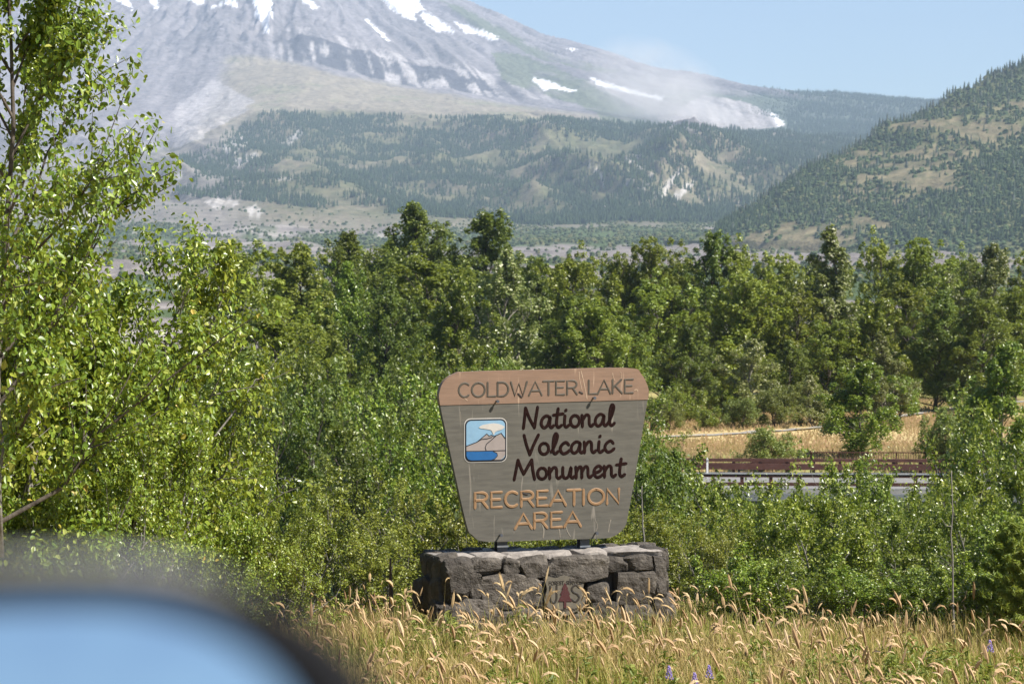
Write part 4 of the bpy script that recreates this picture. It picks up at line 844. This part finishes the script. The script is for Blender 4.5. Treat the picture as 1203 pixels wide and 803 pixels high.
def ep(name, pts, lev, mat): return plate(name, [EM(*q_) for q_ in tilt(pts)], -.034 - .002 * lev, -.033, M[mat], emb)
ep('emblem_border', rrect(182, 303, 402, 530, 31), 1, 'em_black'); ep('emblem_sky', rrect(189, 311, 395, 521, 26), 2, 'em_sky')
ep('emblem_mountain', [(189, 445), (215, 438), (245, 424), (275, 402), (298, 381), (310, 394), (322, 388), (334, 396), (348, 391), (374, 379), (386, 396), (395, 408), (395, 495), (386, 512), (369, 521), (215, 521), (196, 512), (189, 495)], 3, 'em_rock')
ep('emblem_lake', [(189, 475), (330, 475), (350, 484), (355, 498), (345, 512), (325, 521), (215, 521), (197, 514), (189, 497)], 4, 'em_lake')
ep('emblem_cloud', smooth_path([(256, 346), (275, 334), (300, 330), (335, 326), (370, 333), (392, 347), (376, 361), (356, 366), (342, 374), (334, 388), (326, 372), (318, 362), (290, 356), (266, 352)], 3, True), 4, 'em_white')
mb = MB()
for st in ([(189, 445), (245, 424), (298, 381), (310, 394), (322, 388), (334, 396), (348, 391), (374, 379), (395, 408)], [(345, 395), (318, 418), (296, 436), (289, 455), (294, 470)], [(189, 472), (250, 473), (395, 472)], [(330, 475), (352, 486), (354, 500), (340, 516), (322, 522)], [(245, 424), (270, 410), (298, 408), (325, 400)]):
    ribbon(mb, [np.array(EM(*q_)) for q_ in tilt(st)], .009, -.0415, .002)
mb.build('emblem_outline', M['em_black'], emb)
# scratches and runs worn into the paint
Z1 = lambda x, y: on_sign(505 + x / 4.54, 425 + y / 4.54); Z2 = lambda x, y: on_sign(520 + x / 4.812, 530 + y / 4.812)
M['scuff'] = plain('scuff', (0.15, 0.132, 0.105), (0.26, 0.23, 0.185), 30, .8, .1, 40); M['scuff_tan'] = plain('scuff_tan', (0.29, 0.20, 0.135), (0.40, 0.295, 0.21), 30, .8, .1, 40); M['tar'] = plain('tar', (0.03, 0.024, 0.022), (0.06, 0.05, 0.045), 30, .8, .1, 40)
for zf, st, w_, mk_ in ((Z2, [(548, 395), (566, 440), (562, 485)], .016, 'scuff'), (Z2, [(650, 428), (656, 455), (658, 482)], .012, 'scuff'), (Z2, [(690, 412), (700, 450), (716, 478)], .011, 'scuff'), (Z2, [(945, 385), (936, 420), (932, 452)], .011, 'scuff'), (Z2, [(855, 380), (870, 420), (860, 450)], .007, 'scuff'),
        (Z1, [(800, 48), (815, 110), (832, 196)], .012, 'scuff_tan'), (Z1, [(790, 50), (792, 90), (806, 150)], .009, 'scuff_tan'), (Z1, [(968, 58), (972, 80), (980, 98)], .009, 'scuff_tan'), (Z1, [(1010, 50), (1016, 70), (1012, 92)], .007, 'scuff_tan'), (Z1, [(1085, 150), (1096, 146), (1102, 156)], .012, 'scuff_tan'), (Z1, [(175, 188), (185, 196), (194, 205)], .009, 'scuff_tan'), (Z1, [(158, 265), (160, 290), (158, 315)], .006, 'scuff'),
        (Z1, [(466, 168), (474, 178), (484, 186)], .022, 'tar'), (Z1, [(792, 158), (800, 162), (808, 166)], .02, 'tar'), (Z2, [(448, 232), (462, 238), (474, 240)], .022, 'tar')):
    mb = MB(); ribbon(mb, smooth_path([np.array(zf(*q_)) for q_ in st], 4), w_, -.0315 if zf is Z2 or st[0][1] > 250 else -.0372, .0008 if mk_ != 'tar' else .006); mb.build('scratch' if mk_ != 'tar' else 'patch', M[mk_], sign)
# bolts and posts
for (u, v) in ((581.7, 470.8), (695.5, 466.9), (586, 627.7), (698.3, 625.2)):
    x, z = on_sign(u, v); o = MB().tube([(x, -.03, z), (x, -.09, z)], .010, 8).tube([(x, -.076, z), (x, -.096, z)], .019, 6).build('bolt', M['post_steel'], sign)
for (u0_, u1_, vt, vb) in ((586.5, 598, 610, 656), (684, 694.5, 606, 653)):
    x0_, zt_ = on_sign(u0_, vt); x1_, zb_ = on_sign(u1_, vb); zt_ = max(zt_, 1.2); cx = (x0_ + x1_) / 2; hw = (x1_ - x0_) / 2
    zt2 = on_sign(u0_, 470)[1]
    mb = MB(); mb.box((cx, .052 + .006, (zt2 + zb_ - .5) / 2), (hw, .006, (zt2 - zb_ + .5) / 2)); mb.box((cx, .064 + .05, (zt2 + zb_ - .5) / 2), (hw * .3, .05, (zt2 - zb_ + .5) / 2)); mb.box((cx, .17, (zt2 + zb_ - .5) / 2), (hw, .006, (zt2 - zb_ + .5) / 2))
    po = mb.build('post', M['post_steel'], sign); zc = on_sign((u0_ + u1_) / 2, 641.8)[1]
    MB().box((cx, .045, zc), (hw + .008, .006, .010)).build('clamp_band', M['white_paint'], po)

# ------------------------------------------------------------------ stone base
BOFF = .36
base = thing('stone_sign_base', 'dry grey stone plinth carrying the sign in the yellow grass', 'sign base', S0, SY)
on_base = lambda u, v: on_sign(u, v, BOFF)
def stone_mat(name, c1, c2, c3):
    m, nt, b = mat_new(name); tc = N(nt, 'ShaderNodeTexCoord'); oi = N(nt, 'ShaderNodeObjectInfo')
    no = N(nt, 'ShaderNodeTexNoise', i_Scale=5.5, i_Detail=9.0, i_Roughness=.68); nt.links.new(tc.outputs['Object'], no.inputs['Vector'])
    r = ramp(nt, no.outputs['Fac'], [(.28, c1), (.55, c2), (.78, c3)])
    mr = N(nt, 'ShaderNodeMapRange'); mr.inputs[3].default_value = .72; mr.inputs[4].default_value = 1.25; nt.links.new(oi.outputs['Random'], mr.inputs[0])
    hs = N(nt, 'ShaderNodeHueSaturation'); nt.links.new(r.outputs[0], hs.inputs['Color']); nt.links.new(mr.outputs[0], hs.inputs['Value']); nt.links.new(hs.outputs[0], b.inputs['Base Color'])
    b.inputs['Roughness'].default_value = .9; b.inputs['Specular IOR Level'].default_value = .2
    n2 = N(nt, 'ShaderNodeTexNoise', i_Scale=14.0, i_Detail=8.0, i_Roughness=.65); nt.links.new(tc.outputs['Object'], n2.inputs['Vector'])
    bu = N(nt, 'ShaderNodeBump', i_Strength=1.0, i_Distance=.06); nt.links.new(n2.outputs['Fac'], bu.inputs['Height']); nt.links.new(bu.outputs[0], b.inputs['Normal'])
    return m
M['stone'] = stone_mat('stone', (0.045, 0.038, 0.032), (0.098, 0.086, 0.073), (0.23, 0.20, 0.165))
M['mortar'] = plain('mortar', (0.05, 0.045, 0.04), (0.10, 0.09, 0.08), 9, .95, .6, 30, bdist=.02)
M['cap'] = plain('cap', (0.17, 0.15, 0.135), (0.30, 0.27, 0.24), 6, .95, .7, 18, bdist=.03)
def stone(c, h, seed, parent=base, name='stone'):
    """rough block: rounded cube, warped corners, chipped facets"""
    rg = np.random.RandomState(seed); n_ = 8; verts = {}; fs = []
    def vid(p_):
        k = tuple(np.round(p_, 5)); return verts.setdefault(k, len(verts))
    for ax in range(3):
        for sg in (-1, 1):
            for i in range(n_):
                for j in range(n_):
                    q_ = []
                    for (a, b) in ((i, j), (i + 1, j), (i + 1, j + 1), (i, j + 1)):
                        p_ = [0, 0, 0]; p_[ax] = sg; p_[(ax + 1) % 3] = -1 + 2 * a / n_; p_[(ax + 2) % 3] = -1 + 2 * b / n_; q_.append(vid(p_))
                    fs.append(tuple(q_ if sg > 0 else q_[::-1]))
    v = np.array(list(verts.keys())); l8 = (np.abs(v) ** 12).sum(1) ** (1 / 12.); v = v / l8[:, None]
    cw = rg.uniform(-.2, .2, (2, 2, 2, 3)); w = (v + 1) / 2; d_ = 0
    for a in (0, 1):
        for b in (0, 1):
            for e in (0, 1): d_ = d_ + cw[a, b, e] * ((w[:, 0] if a else 1 - w[:, 0]) * (w[:, 1] if b else 1 - w[:, 1]) * (w[:, 2] if e else 1 - w[:, 2]))[:, None]
    v = v + d_
    for _ in range(14):                                            # chipped planes
        nn = rg.normal(0, 1, 3) * np.array([1, 1, 1]); nn /= np.linalg.norm(nn); s = np.abs(nn).sum() * rg.uniform(.68, .9); ex_ = np.maximum(v @ nn - s, 0); v = v - ex_[:, None] * nn
    v = v * np.array(h); sc = 7.0
    v = v + np.stack([fbm(v[:, 0] * sc + seed, v[:, 2] * sc + v[:, 1] * 3, 3, seed % 50), fbm(v[:, 0] * sc, v[:, 2] * sc + v[:, 1] * 3 + seed, 3, seed % 47 + 3), fbm(v[:, 2] * sc + v[:, 1] * 3, v[:, 0] * sc + seed, 3, seed % 43 + 5)], -1) * np.array([.016, .03, .016])
    o = link(name, mesh_py('stone', v, fs, [M['stone']], False), parent); o.location = c; return o
def face_stone(x0, y0, x1, y1, seed, depth=.17, proud=0.0):
    a = on_base(485 + x0 / 3.645, 630 + y0 / 3.645); b = on_base(485 + x1 / 3.645, 630 + y1 / 3.645)
    return stone(((a[0] + b[0]) / 2, -BOFF - proud + depth * .8, (a[1] + b[1]) / 2), ((b[0] - a[0]) / 2 * 1.03, depth, (a[1] - b[1]) / 2 * 1.03), seed)
for k, (b4, pr_) in enumerate([((128, 92, 248, 272), .05), ((242, 158, 298, 278), .02), ((246, 98, 384, 162), .0), ((382, 98, 460, 168), .02), ((455, 92, 580, 184), .03), ((578, 84, 836, 190), .05), ((826, 86, 914, 154), .01), ((908, 82, 1022, 146), .03), ((1016, 86, 1090, 250), .04),
        ((290, 166, 526, 306), .04), ((522, 180, 566, 330), .0), ((738, 190, 842, 300), .01), ((842, 150, 1052, 296), .05), ((146, 272, 346, 400), .06), ((1028, 244, 1116, 400), .07), ((338, 302, 560, 420), .03), ((556, 330, 752, 420), .01), ((748, 292, 890, 420), .03), ((886, 290, 1034, 420), .04), ((96, 276, 152, 420), .03)]):
    face_stone(*b4, 100 + k, .17, pr_)
xa, zt = on_base(485 + 130 / 3.645, 630 + 96 / 3.645); xb, zb = on_base(485 + 1086 / 3.645, 630 + 400 / 3.645); ztr = on_base(485 + 1080 / 3.645, 630 + 86 / 3.645)[1]
DEP = .78                                                       # depth of the plinth
kk = 0
for (y_, hh_, z_) in ((-.12, .16, zt - .12), (.12, .15, zt - .16), (.32, .14, zt - .12), (-.16, .2, zt - .42), (.14, .2, zt - .45), (-.2, .18, .12), (.14, .2, .1)):
    kk += 1; stone((xa + .12 - (.06 if z_ < zt - .3 else 0) - (.04 if z_ < .3 else 0), y_, z_), (.13, .17, hh_), 200 + kk); stone((xb - .06 + (.05 if z_ < .3 else 0), y_, z_), (.13, .17, hh_), 220 + kk)
for j in range(7):
    stone((xa + .2 + j * .41, DEP - BOFF - .12, zt - .14), (.2, .14, .15), 240 + j); stone((xa + .1 + j * .43, DEP - BOFF - .1, zt - .5), (.21, .16, .22), 250 + j)
MB().box(((xa + xb) / 2, DEP / 2 - BOFF, (zt - .07) / 2 - .1), ((xb - xa) / 2 - .06, DEP / 2 - .07, (zt - .07) / 2 + .1)).build('core', M['mortar'], base)
# flat top: irregular paving slabs bedded on the course
xs = [xa + .02]; rr_ = random.Random(4)
while xs[-1] < xb - .3: xs.append(xs[-1] + rr_.uniform(.35, .62))
xs[-1] = xb - .02
for j in range(len(xs) - 1):
    a, b = xs[j], xs[j + 1]; o = stone(((a + b) / 2, DEP / 2 - BOFF + .03, zt - .05 + rr_.uniform(-.004, .012)), ((b - a) / 2 * 1.01, DEP / 2 - .05, .055), 270 + j, name='top_slab'); o.data.materials.clear(); o.data.materials.append(M['cap'])
# shield plaque on the front
SH = lambda x, y: on_sign(485 + x / 3.645, 630 + y / 3.645, BOFF + .08)
shp = smooth_path([(652, 166), (690, 178), (724, 170), (734, 192), (728, 225), (738, 262), (732, 296), (700, 318), (652, 338), (606, 318), (572, 296), (564, 262), (574, 225), (568, 192), (580, 170), (614, 178)], 3, True)
M['shield'] = plain('shield', (0.09, 0.079, 0.06), (0.15, 0.13, 0.10), 7, .7, .2, 30); M['shield_red'] = flat('shield_red', (0.06, 0.02, 0.02)); M['ink_dark'] = flat('ink_dark', (0.03, 0.025, 0.02))
shd = plate('shield_plaque', [SH(*q_) for q_ in shp], -BOFF - .085, -BOFF - .05, M['shield'], base, label='tan shield plaque with a dark red conifer and the letters U S')
tree_ = [(650, 196), (664, 222), (660, 222), (672, 246), (666, 246), (680, 276), (656, 276), (656, 304), (645, 304), (645, 276), (622, 276), (636, 246), (630, 246), (641, 222), (637, 222)]
plate('plaque_tree', [SH(*q_) for q_ in tree_], -BOFF - .092, -BOFF - .083, M['shield_red'], shd)
on_sh = lambda u, v: on_sign(u, v, BOFF + .08)
Q = lambda x, y: (485 + x / 3.645, 630 + y / 3.645)
letter_line('large_letter', 'U', BL, Q(586, 284), Q(616, 282), 72 / 3.645, .026, -BOFF - .0865, M['ink_dark'], shd, 'large letter U', onf=on_sh)
letter_line('large_letter', 'S', BL, Q(676, 279), Q(712, 277), 72 / 3.645, .026, -BOFF - .0865, M['ink_dark'], shd, 'large letter S', onf=on_sh)
letter_line('small_letter', 'FOREST SERVICE', BL, Q(582, 206), Q(722, 202), 15 / 3.645, .008, -BOFF - .0865, M['ink_dark'], shd, 'small letters reading FOREST SERVICE', onf=on_sh, h=.002)
letter_line('small_letter', 'DEPARTMENT', BL, Q(598, 318), Q(706, 315), 9 / 3.645, .006, -BOFF - .0865, M['ink_dark'], shd, 'small letters along the bottom of the plaque', onf=on_sh, h=.002)

# ------------------------------------------------------------------ dry grass verge
def grass(name, n_heads, n_blades, n_green, xr, yr, seed, hs, hb, label):
    rg = np.random.RandomState(seed); V = []; Fc = []; MI = []; off = 0
    def strips(n_, hlo, hhi, wid, lean, mi, segs=3, head=None, msk=None):
        nonlocal off
        y = rg.uniform(yr[0], yr[1], n_ * 2); x = rg.uniform(xr[0], xr[1], n_ * 2)
        pu_, _ = proj(np.stack([x, y, gz(x, y)], -1)); k = (pu_ > 230) & (pu_ < 1290)
        pat = fbm(x * .8, y * .5, 4, 77) * (-1 if mi == 2 else 1); k &= pat > rg.uniform(-.5, .3, len(x))
        # keep the plinth itself free
        lx = (x - S0[0]) * ex[0] + (y - S0[1]) * ex[1]; ly = -((x - S0[0]) * en[0] + (y - S0[1]) * en[1]); k &= ~((np.abs(lx) < 1.5) & (ly > -.5) & (ly < .55))
        x, y = x[k][:n_], y[k][:n_]; m = len(x); z = gz(x, y) - .02; h = rg.uniform(hlo, hhi, m) * (1 + .25 * fbm(x * .5, y * .5, 2, 79))
        az = rg.normal(math.pi, 1.5, m); L = h * lean * rg.uniform(.0, 1.2, m) ** 1.3; dx = np.cos(az) * L; dy = np.sin(az) * L * .6
        wx = wid * rg.uniform(.7, 1.4, m)
        tw = rg.uniform(-.6, .6, m); sx = np.cos(tw) * wx; sy = np.sin(tw) * wx; ts = np.linspace(0, 1, segs + 1)
        rows = []
        for t in ts:
            cx_, cy_, cz_ = x + dx * t ** 2, y + dy * t ** 2, z + h * t; w_ = (1 - t * .85)
            rows += [np.stack([cx_ - sx * w_, cy_ - sy * w_, cz_], -1), np.stack([cx_ + sx * w_, cy_ + sy * w_, cz_], -1)]
        v_ = np.stack(rows, 1).reshape(-1, 3); nv = 2 * (segs + 1)
        b = np.array([[2 * i, 2 * i + 1, 2 * i + 3] for i in range(segs)] + [[2 * i, 2 * i + 3, 2 * i + 2] for i in range(segs)])
        V.append(v_); Fc.append((b[None] + (np.arange(m) * nv)[:, None, None]).reshape(-1, 3) + off); MI.append(np.full(m * len(b), mi)); off += len(v_)
        if head:
            # nodding seed head: 4-sided spindle along an arc
            hl = head[0] + (head[1] - head[0]) * rg.uniform(0, 1, m) ** 1.6; hr = hl * rg.uniform(.05, .095, m); rows = []; axis = []
            c = np.stack([x + dx, y + dy, z + h], -1); dirx = np.cos(az); diry = np.sin(az) * .6; nod = rg.uniform(-.1, 1.35, m)
            for t, rr in ((0, .25), (.25, .95), (.55, 1.0), (.82, .7), (1, .08)):
                cc = c + np.stack([dirx * hl * t * (.35 + .4 * nod), diry * hl * t * .5, hl * (t * .9 - nod * .75 * t * t)], -1); axis.append(cc)
                for a in range(4):
                    aa = a * math.pi / 2 + .4; rows.append(cc + np.stack([np.cos(aa) * hr * rr, np.sin(aa) * hr * rr, np.sin(aa) * hr * rr * .6 + 0 * hr], -1))
            v_ = np.stack(rows, 1).reshape(-1, 3); b = []
            for i in range(4):
                for a in range(4): p0, p1, p2, p3 = i * 4 + a, i * 4 + (a + 1) % 4, (i + 1) * 4 + (a + 1) % 4, (i + 1) * 4 + a; b += [[p0, p1, p2], [p0, p2, p3]]
            b = np.array(b); V.append(v_); Fc.append((b[None] + (np.arange(m) * 20)[:, None, None]).reshape(-1, 3) + off); MI.append(np.full(m * len(b), 1)); off += len(v_)
            # bristles standing off the spike
            for q in range(16):
                k = q % 4; f0 = rg.uniform(0, 1, (m, 1)); c0 = axis[k] * (1 - f0) + axis[k + 1] * f0; w = rg.normal(0, 1, (m, 3)); w[:, 2] += .5; w /= np.linalg.norm(w, axis=1, keepdims=True); e = axis[4] - axis[0]; e /= np.linalg.norm(e, axis=1, keepdims=True)
                tip = c0 + (w * .55 + e * .7) * (hl * .17)[:, None]; sd = np.cross(w, e) * (hl * .012)[:, None]
                v_ = np.stack([c0 - sd, c0 + sd, tip], 1).reshape(-1, 3); V.append(v_); Fc.append(np.arange(m * 3).reshape(-1, 3) + off); MI.append(np.full(m, 1)); off += m * 3
    strips(n_heads, hs[0], hs[1], .0035, .38, 0, 3, (.07, .24)); strips(n_blades, hb[0], hb[1], .006, .55, 0, 2); strips(n_green, hb[0] * .8, hb[1] * 1.05, .008, .4, 2)
    me = mesh_np(name, np.concatenate(V), np.concatenate(Fc), False, [M['straw'], M['seed'], M['blade']], np.concatenate(MI))
    return link(name, me, kind='stuff', label=label, category='grass')
M['straw'] = leaf_mat('straw', [(0, (0.36, 0.27, 0.09)), (.5, (0.52, 0.39, 0.16)), (1, (0.64, 0.49, 0.25))], .7, .3, (0.34, 0.27, 0.10), .2, 0)
M['seed'] = leaf_mat('seed', [(0, (0.36, 0.225, 0.125)), (.5, (0.54, 0.365, 0.21)), (1, (0.66, 0.48, 0.30))], .8, .3, (0.5, 0.34, 0.18), .1, 0)
M['blade'] = leaf_mat('blade', [(0, (0.16, 0.19, 0.035)), (.5, (0.28, 0.29, 0.06)), (1, (0.42, 0.38, 0.11))], .6, .35, (0.26, 0.28, 0.05), .25, 0)
grass('tall_dry_grass', 2500, 46000, 16000, (-4.2, 7.2), (16.5, 27.4), 5, (.22, .56), (.14, .42), 'tall golden grass with nodding seed heads in front of the stone base')
grass('grass_at_the_base', 150, 900, 300, (-1.6, 3.4), (24.8, 26.9), 15, (.5, .85), (.3, .6), 'taller grass stems standing up in front of the stone base')
grass('verge_grass', 300, 6000, 6000, (-4.5, 2.6), (27.6, 32.5), 6, (.25, .45), (.15, .36), 'shorter yellow-green grass behind the stone base')
# leafy green weeds among the grass
rg = np.random.RandomState(31); pos = []; out_ = []
for (u0_, v0_, su, n_) in ((1040, 790, 70, 60), (960, 795, 50, 30), (520, 735, 22, 26), (655, 775, 60, 24), (860, 765, 70, 30), (1130, 770, 40, 24), (430, 770, 60, 20), (600, 745, 10, 8), (770, 745, 20, 12)):
    for _ in range(n_):
        d = 10 * 0 + (rg.uniform(19.5, 24.5) if v0_ > 760 else rg.uniform(25, 26.4)); u_ = rg.normal(u0_, su); q = P(u_, 700, d); g = float(gz(q[0], d)); h = rg.uniform(.25, .55)
        for k in range(int(rg.uniform(24, 44))):
            t = rg.uniform(.1, 1); a = rg.uniform(0, 6.28); r = .09 * (1.15 - t) + .02; w = np.array([math.cos(a), math.sin(a), .3]); pos.append(np.array([q[0], d, g + h * t]) + w * r); out_.append(w)
M['weed'] = leaf_mat('weed', [(0, (0.10, 0.15, 0.03)), (.6, (0.19, 0.235, 0.05)), (1, (0.30, 0.31, 0.08))], .5, .3, (0.28, 0.32, 0.04), .3, 0)
wm = leaf_mesh('green_weeds', np.array(pos), np.array(out_), rg.uniform(.05, .095, len(pos)), rg, M['weed'], 'leaf', .5, .1, .34)
link('green_weeds', wm, kind='stuff', label='leafy green weeds growing among the golden grass', category='weeds')
# dry meadow beyond the bridge
rg = np.random.RandomState(8); n = 60000; y = 116 + 80 * rg.uniform(0, 1, n); x = rg.uniform(6, 42, n); pth = np.interp(x / y * F + CU, pu, pv)
_, vv = proj(np.stack([x, y, gz(x, y)], -1)); k = (np.abs(vv - pth) > 2.6) & (fbm(x * .12, y * .08, 3, 55) > rg.uniform(-.6, .3, n)); x, y = x[k], y[k]; m = len(x); z = gz(x, y)
h = rg.uniform(.1, .32, m); w = rg.uniform(.02, .05, m); a = rg.uniform(-.4, .4, m); lx = rg.normal(0, .1, m)
V = np.stack([np.stack([x - w * np.cos(a), y - w * np.sin(a), z], -1), np.stack([x + w * np.cos(a), y + w * np.sin(a), z], -1), np.stack([x + lx + w * .6, y, z + h], -1), np.stack([x + lx - w * .5, y, z + h * .9], -1)], 1).reshape(-1, 3)
b = np.array([[0, 1, 2], [0, 2, 3]]); M['meadow'] = leaf_mat('meadow', [(0, (0.28, 0.26, 0.10)), (.4, (0.44, 0.35, 0.17)), (1, (0.52, 0.38, 0.22))], .8, .2, (0.4, .3, .1), .1, 0)
link('meadow_grass', mesh_np('meadow_grass', V, (b[None] + (np.arange(m) * 4)[:, None, None]).reshape(-1, 3), False, [M['meadow']]), kind='stuff', label='dry orange-brown meadow grass beyond the bridge', category='grass')
# purple flower spikes
M['lupine'] = flat('lupine', (0.22, 0.16, 0.42), (0.36, 0.28, 0.58)); M['stalk'] = flat('stalk', (0.09, 0.13, 0.03))
for j, (u, v, d, lab) in enumerate([(786, 788, 20.6, 'purple flower spike in the grass, leftmost of the cluster'), (816, 796, 20.2, 'purple flower spike in the grass, lowest of the cluster'), (833, 787, 20.8, 'purple flower spike in the grass, rightmost of the cluster'), (1163, 757, 23, 'lone pale purple flower spike in the grass near the right edge')]):
    t = P(u, v, d); g = float(gz(t[0], t[1])); o = thing('flower_spike', lab, 'flower', (t[0], t[1], g), 0, 'purple flowers in the grass'); h = t[2] - g
    MB().tube([(0, 0, -.02), (.01, 0, h * .6), (0, 0, h)], .004, 4).build('stalk', M['stalk'], o); mb = MB(); rg = np.random.RandomState(j)
    for k in range(26):
        a = k * 2.4; zz = h - .07 + .11 * k / 26; r = .017 * (1 - k / 32); c = (math.cos(a) * r, math.sin(a) * r, zz); mb.tube([c, (c[0] * 1.9, c[1] * 1.9, zz + .006), (c[0] * 2.2, c[1] * 2.2, zz + .016)], [.003, .007, .003], 5)
    mb.build('blossom', M['lupine'], o)

# ------------------------------------------------------------------ car door mirror close to the lens
MD = .56
def car_mat(name, col, rough, metal, coat=0.0, spec=.5):
    m, nt, b = mat_new(name); tc = N(nt, 'ShaderNodeTexCoord'); no = N(nt, 'ShaderNodeTexNoise', i_Scale=60.0, i_Detail=4.0); nt.links.new(tc.outputs['Object'], no.inputs['Vector'])
    r = ramp(nt, no.outputs['Fac'], [(.3, tuple(q_ * .92 for q_ in col)), (.7, tuple(min(1, q_ * 1.05) for q_ in col))]); nt.links.new(r.outputs[0], b.inputs['Base Color'])
    b.inputs['Roughness'].default_value = rough; b.inputs['Metallic'].default_value = metal; b.inputs['Coat Weight'].default_value = coat; b.inputs['Specular IOR Level'].default_value = spec
    return m
M['mirror'] = car_mat('mirror', (0.86, 0.92, 1.0), .02, 1.0); M['black_plastic'] = car_mat('black_plastic', (0.010, 0.010, 0.011), .85, 0, 0, .08); M['car_paint'] = car_mat('car_paint', (0.58, 0.56, 0.52), .35, .2, .6)
mo = P(40, 1000, MD); mirror = thing('car_door_mirror', 'out-of-focus car door mirror reflecting blue sky at the lower left', 'car mirror', mo); px_ = MD / F
def sup(hw, hh_, e, ox=0, oy=0, n_=48): return [((hw * px_) * math.copysign(abs(math.cos(a)) ** (2 / e), math.cos(a)) + ox * px_, (hh_ * px_) * math.copysign(abs(math.sin(a)) ** (2 / e), math.sin(a)) + oy * px_) for a in [2 * math.pi * i / n_ for i in range(n_)]]
def loft(rings, capf=True, capb=True):
    n_ = len(rings[0]); v = [q_ for r in rings for q_ in r]; f = []
    for i in range(len(rings) - 1):
        for k in range(n_): f.append((i * n_ + k, (i + 1) * n_ + k, (i + 1) * n_ + (k + 1) % n_, i * n_ + (k + 1) % n_))
    if capf: f.append(tuple(range(n_)))
    if capb: f.append(tuple(range(len(rings) * n_ - 1, (len(rings) - 1) * n_ - 1, -1)))
    return v, f
TILT = math.radians(9)      # the glass leans back and shows the sky behind the car
def ring(pts, y, lean=0.0): return [(x, y + z * math.tan(lean), z) for x, z in pts]
g = sup(340, 300, 2.7); v, f = loft([ring(g, .004, TILT), ring(g, .007, TILT)]); link('mirror_glass', mesh_py('mirror_glass', v, f, [M['mirror']]), mirror)
v, f = loft([ring(sup(340, 300, 2.7), .004 - .001, TILT), ring(sup(350, 303, 2.7), -.010), ring(sup(424, 308, 2.7, 8, 2), -.010), ring(sup(434, 313, 2.7, 8, 3), .02)], False, False); link('bezel', mesh_py('bezel', v, f, [M['black_plastic']], True), mirror)
v, f = loft([ring(sup(396, 320, 2.7, 4, 4), .021), ring(sup(384, 316, 2.6, -16, 4), .03), ring(sup(382, 318, 2.5, -18, 4), .05), ring(sup(340, 300, 2.4, -20, -4), .085), ring(sup(200, 180, 2.2, -40, -20), .105)], False, True); link('housing', mesh_py('housing', v, f, [M['car_paint']], True), mirror)
MB().tube([(-.05, .05, -.06), (-.12, .045, -.12), (-.20, .03, -.16)], [.03, .026, .034], 10).build('arm', M['black_plastic'], mirror, True)
MB().prism([(-.34, -.24), (-.14, -.24), (-.15, -.11), (-.24, -.04), (-.34, -.02)], .0, .06).build('mounting_foot', M['black_plastic'], mirror)

# ------------------------------------------------------------------ haze and dust
m = bpy.data.materials.new('haze'); m.use_nodes = True; nt = m.node_tree; nt.nodes.clear(); out = nt.nodes.new('ShaderNodeOutputMaterial'); pv_ = nt.nodes.new('ShaderNodeVolumePrincipled')
pv_.inputs['Color'].default_value = (0.60, 0.76, 1.0, 1); pv_.inputs['Density'].default_value = 6.0e-5; pv_.inputs['Anisotropy'].default_value = 0.1
nt.links.new(pv_.outputs[0], out.inputs['Volume'])
HZ = 1900
MB().box((0, 6050, HZ / 2 - 4), (6000, 6150, HZ / 2)).build('haze', m, kind='stuff', label='pale blue summer haze filling the valley air', category='haze')

m = bpy.data.materials.new('dust'); m.use_nodes = True; nt = m.node_tree; nt.nodes.clear(); out = nt.nodes.new('ShaderNodeOutputMaterial'); pv_ = nt.nodes.new('ShaderNodeVolumePrincipled')
pv_.inputs['Color'].default_value = (0.93, 0.90, 0.88, 1)
tc = N(nt, 'ShaderNodeTexCoord'); gr = N(nt, 'ShaderNodeTexGradient', gradient_type='SPHERICAL'); nt.links.new(tc.outputs['Object'], gr.inputs[0])
no = N(nt, 'ShaderNodeTexNoise', i_Scale=2.3, i_Detail=5.0, i_Roughness=.6, i_Distortion=.5); nt.links.new(tc.outputs['Object'], no.inputs['Vector'])
ad = N(nt, 'ShaderNodeMath', operation='MULTIPLY_ADD'); nt.links.new(no.outputs['Fac'], ad.inputs[0]); ad.inputs[1].default_value = 1.6; ad.inputs[2].default_value = -.62
mu = N(nt, 'ShaderNodeMath', operation='MULTIPLY', use_clamp=True); nt.links.new(ad.outputs[0], mu.inputs[0]); nt.links.new(gr.outputs[0], mu.inputs[1])
mv = N(nt, 'ShaderNodeMath', operation='MULTIPLY'); nt.links.new(mu.outputs[0], mv.inputs[0]); mv.inputs[1].default_value = .036; nt.links.new(mv.outputs[0], pv_.inputs['Density']); nt.links.new(pv_.outputs[0], out.inputs['Volume'])
import bmesh
bm = bmesh.new(); bmesh.ops.create_icosphere(bm, subdivisions=3, radius=1.0); me = bpy.data.meshes.new('dust_plume'); bm.to_mesh(me); bm.free(); me.materials.append(m)
q = P(778, 118, 7800); o = link('dust_plume', me, kind='stuff', label='pale dust drifting up from the white scarp', category='dust'); o.location = q; o.scale = (300, 220, 190); o.rotation_euler = (0, .5, 0)
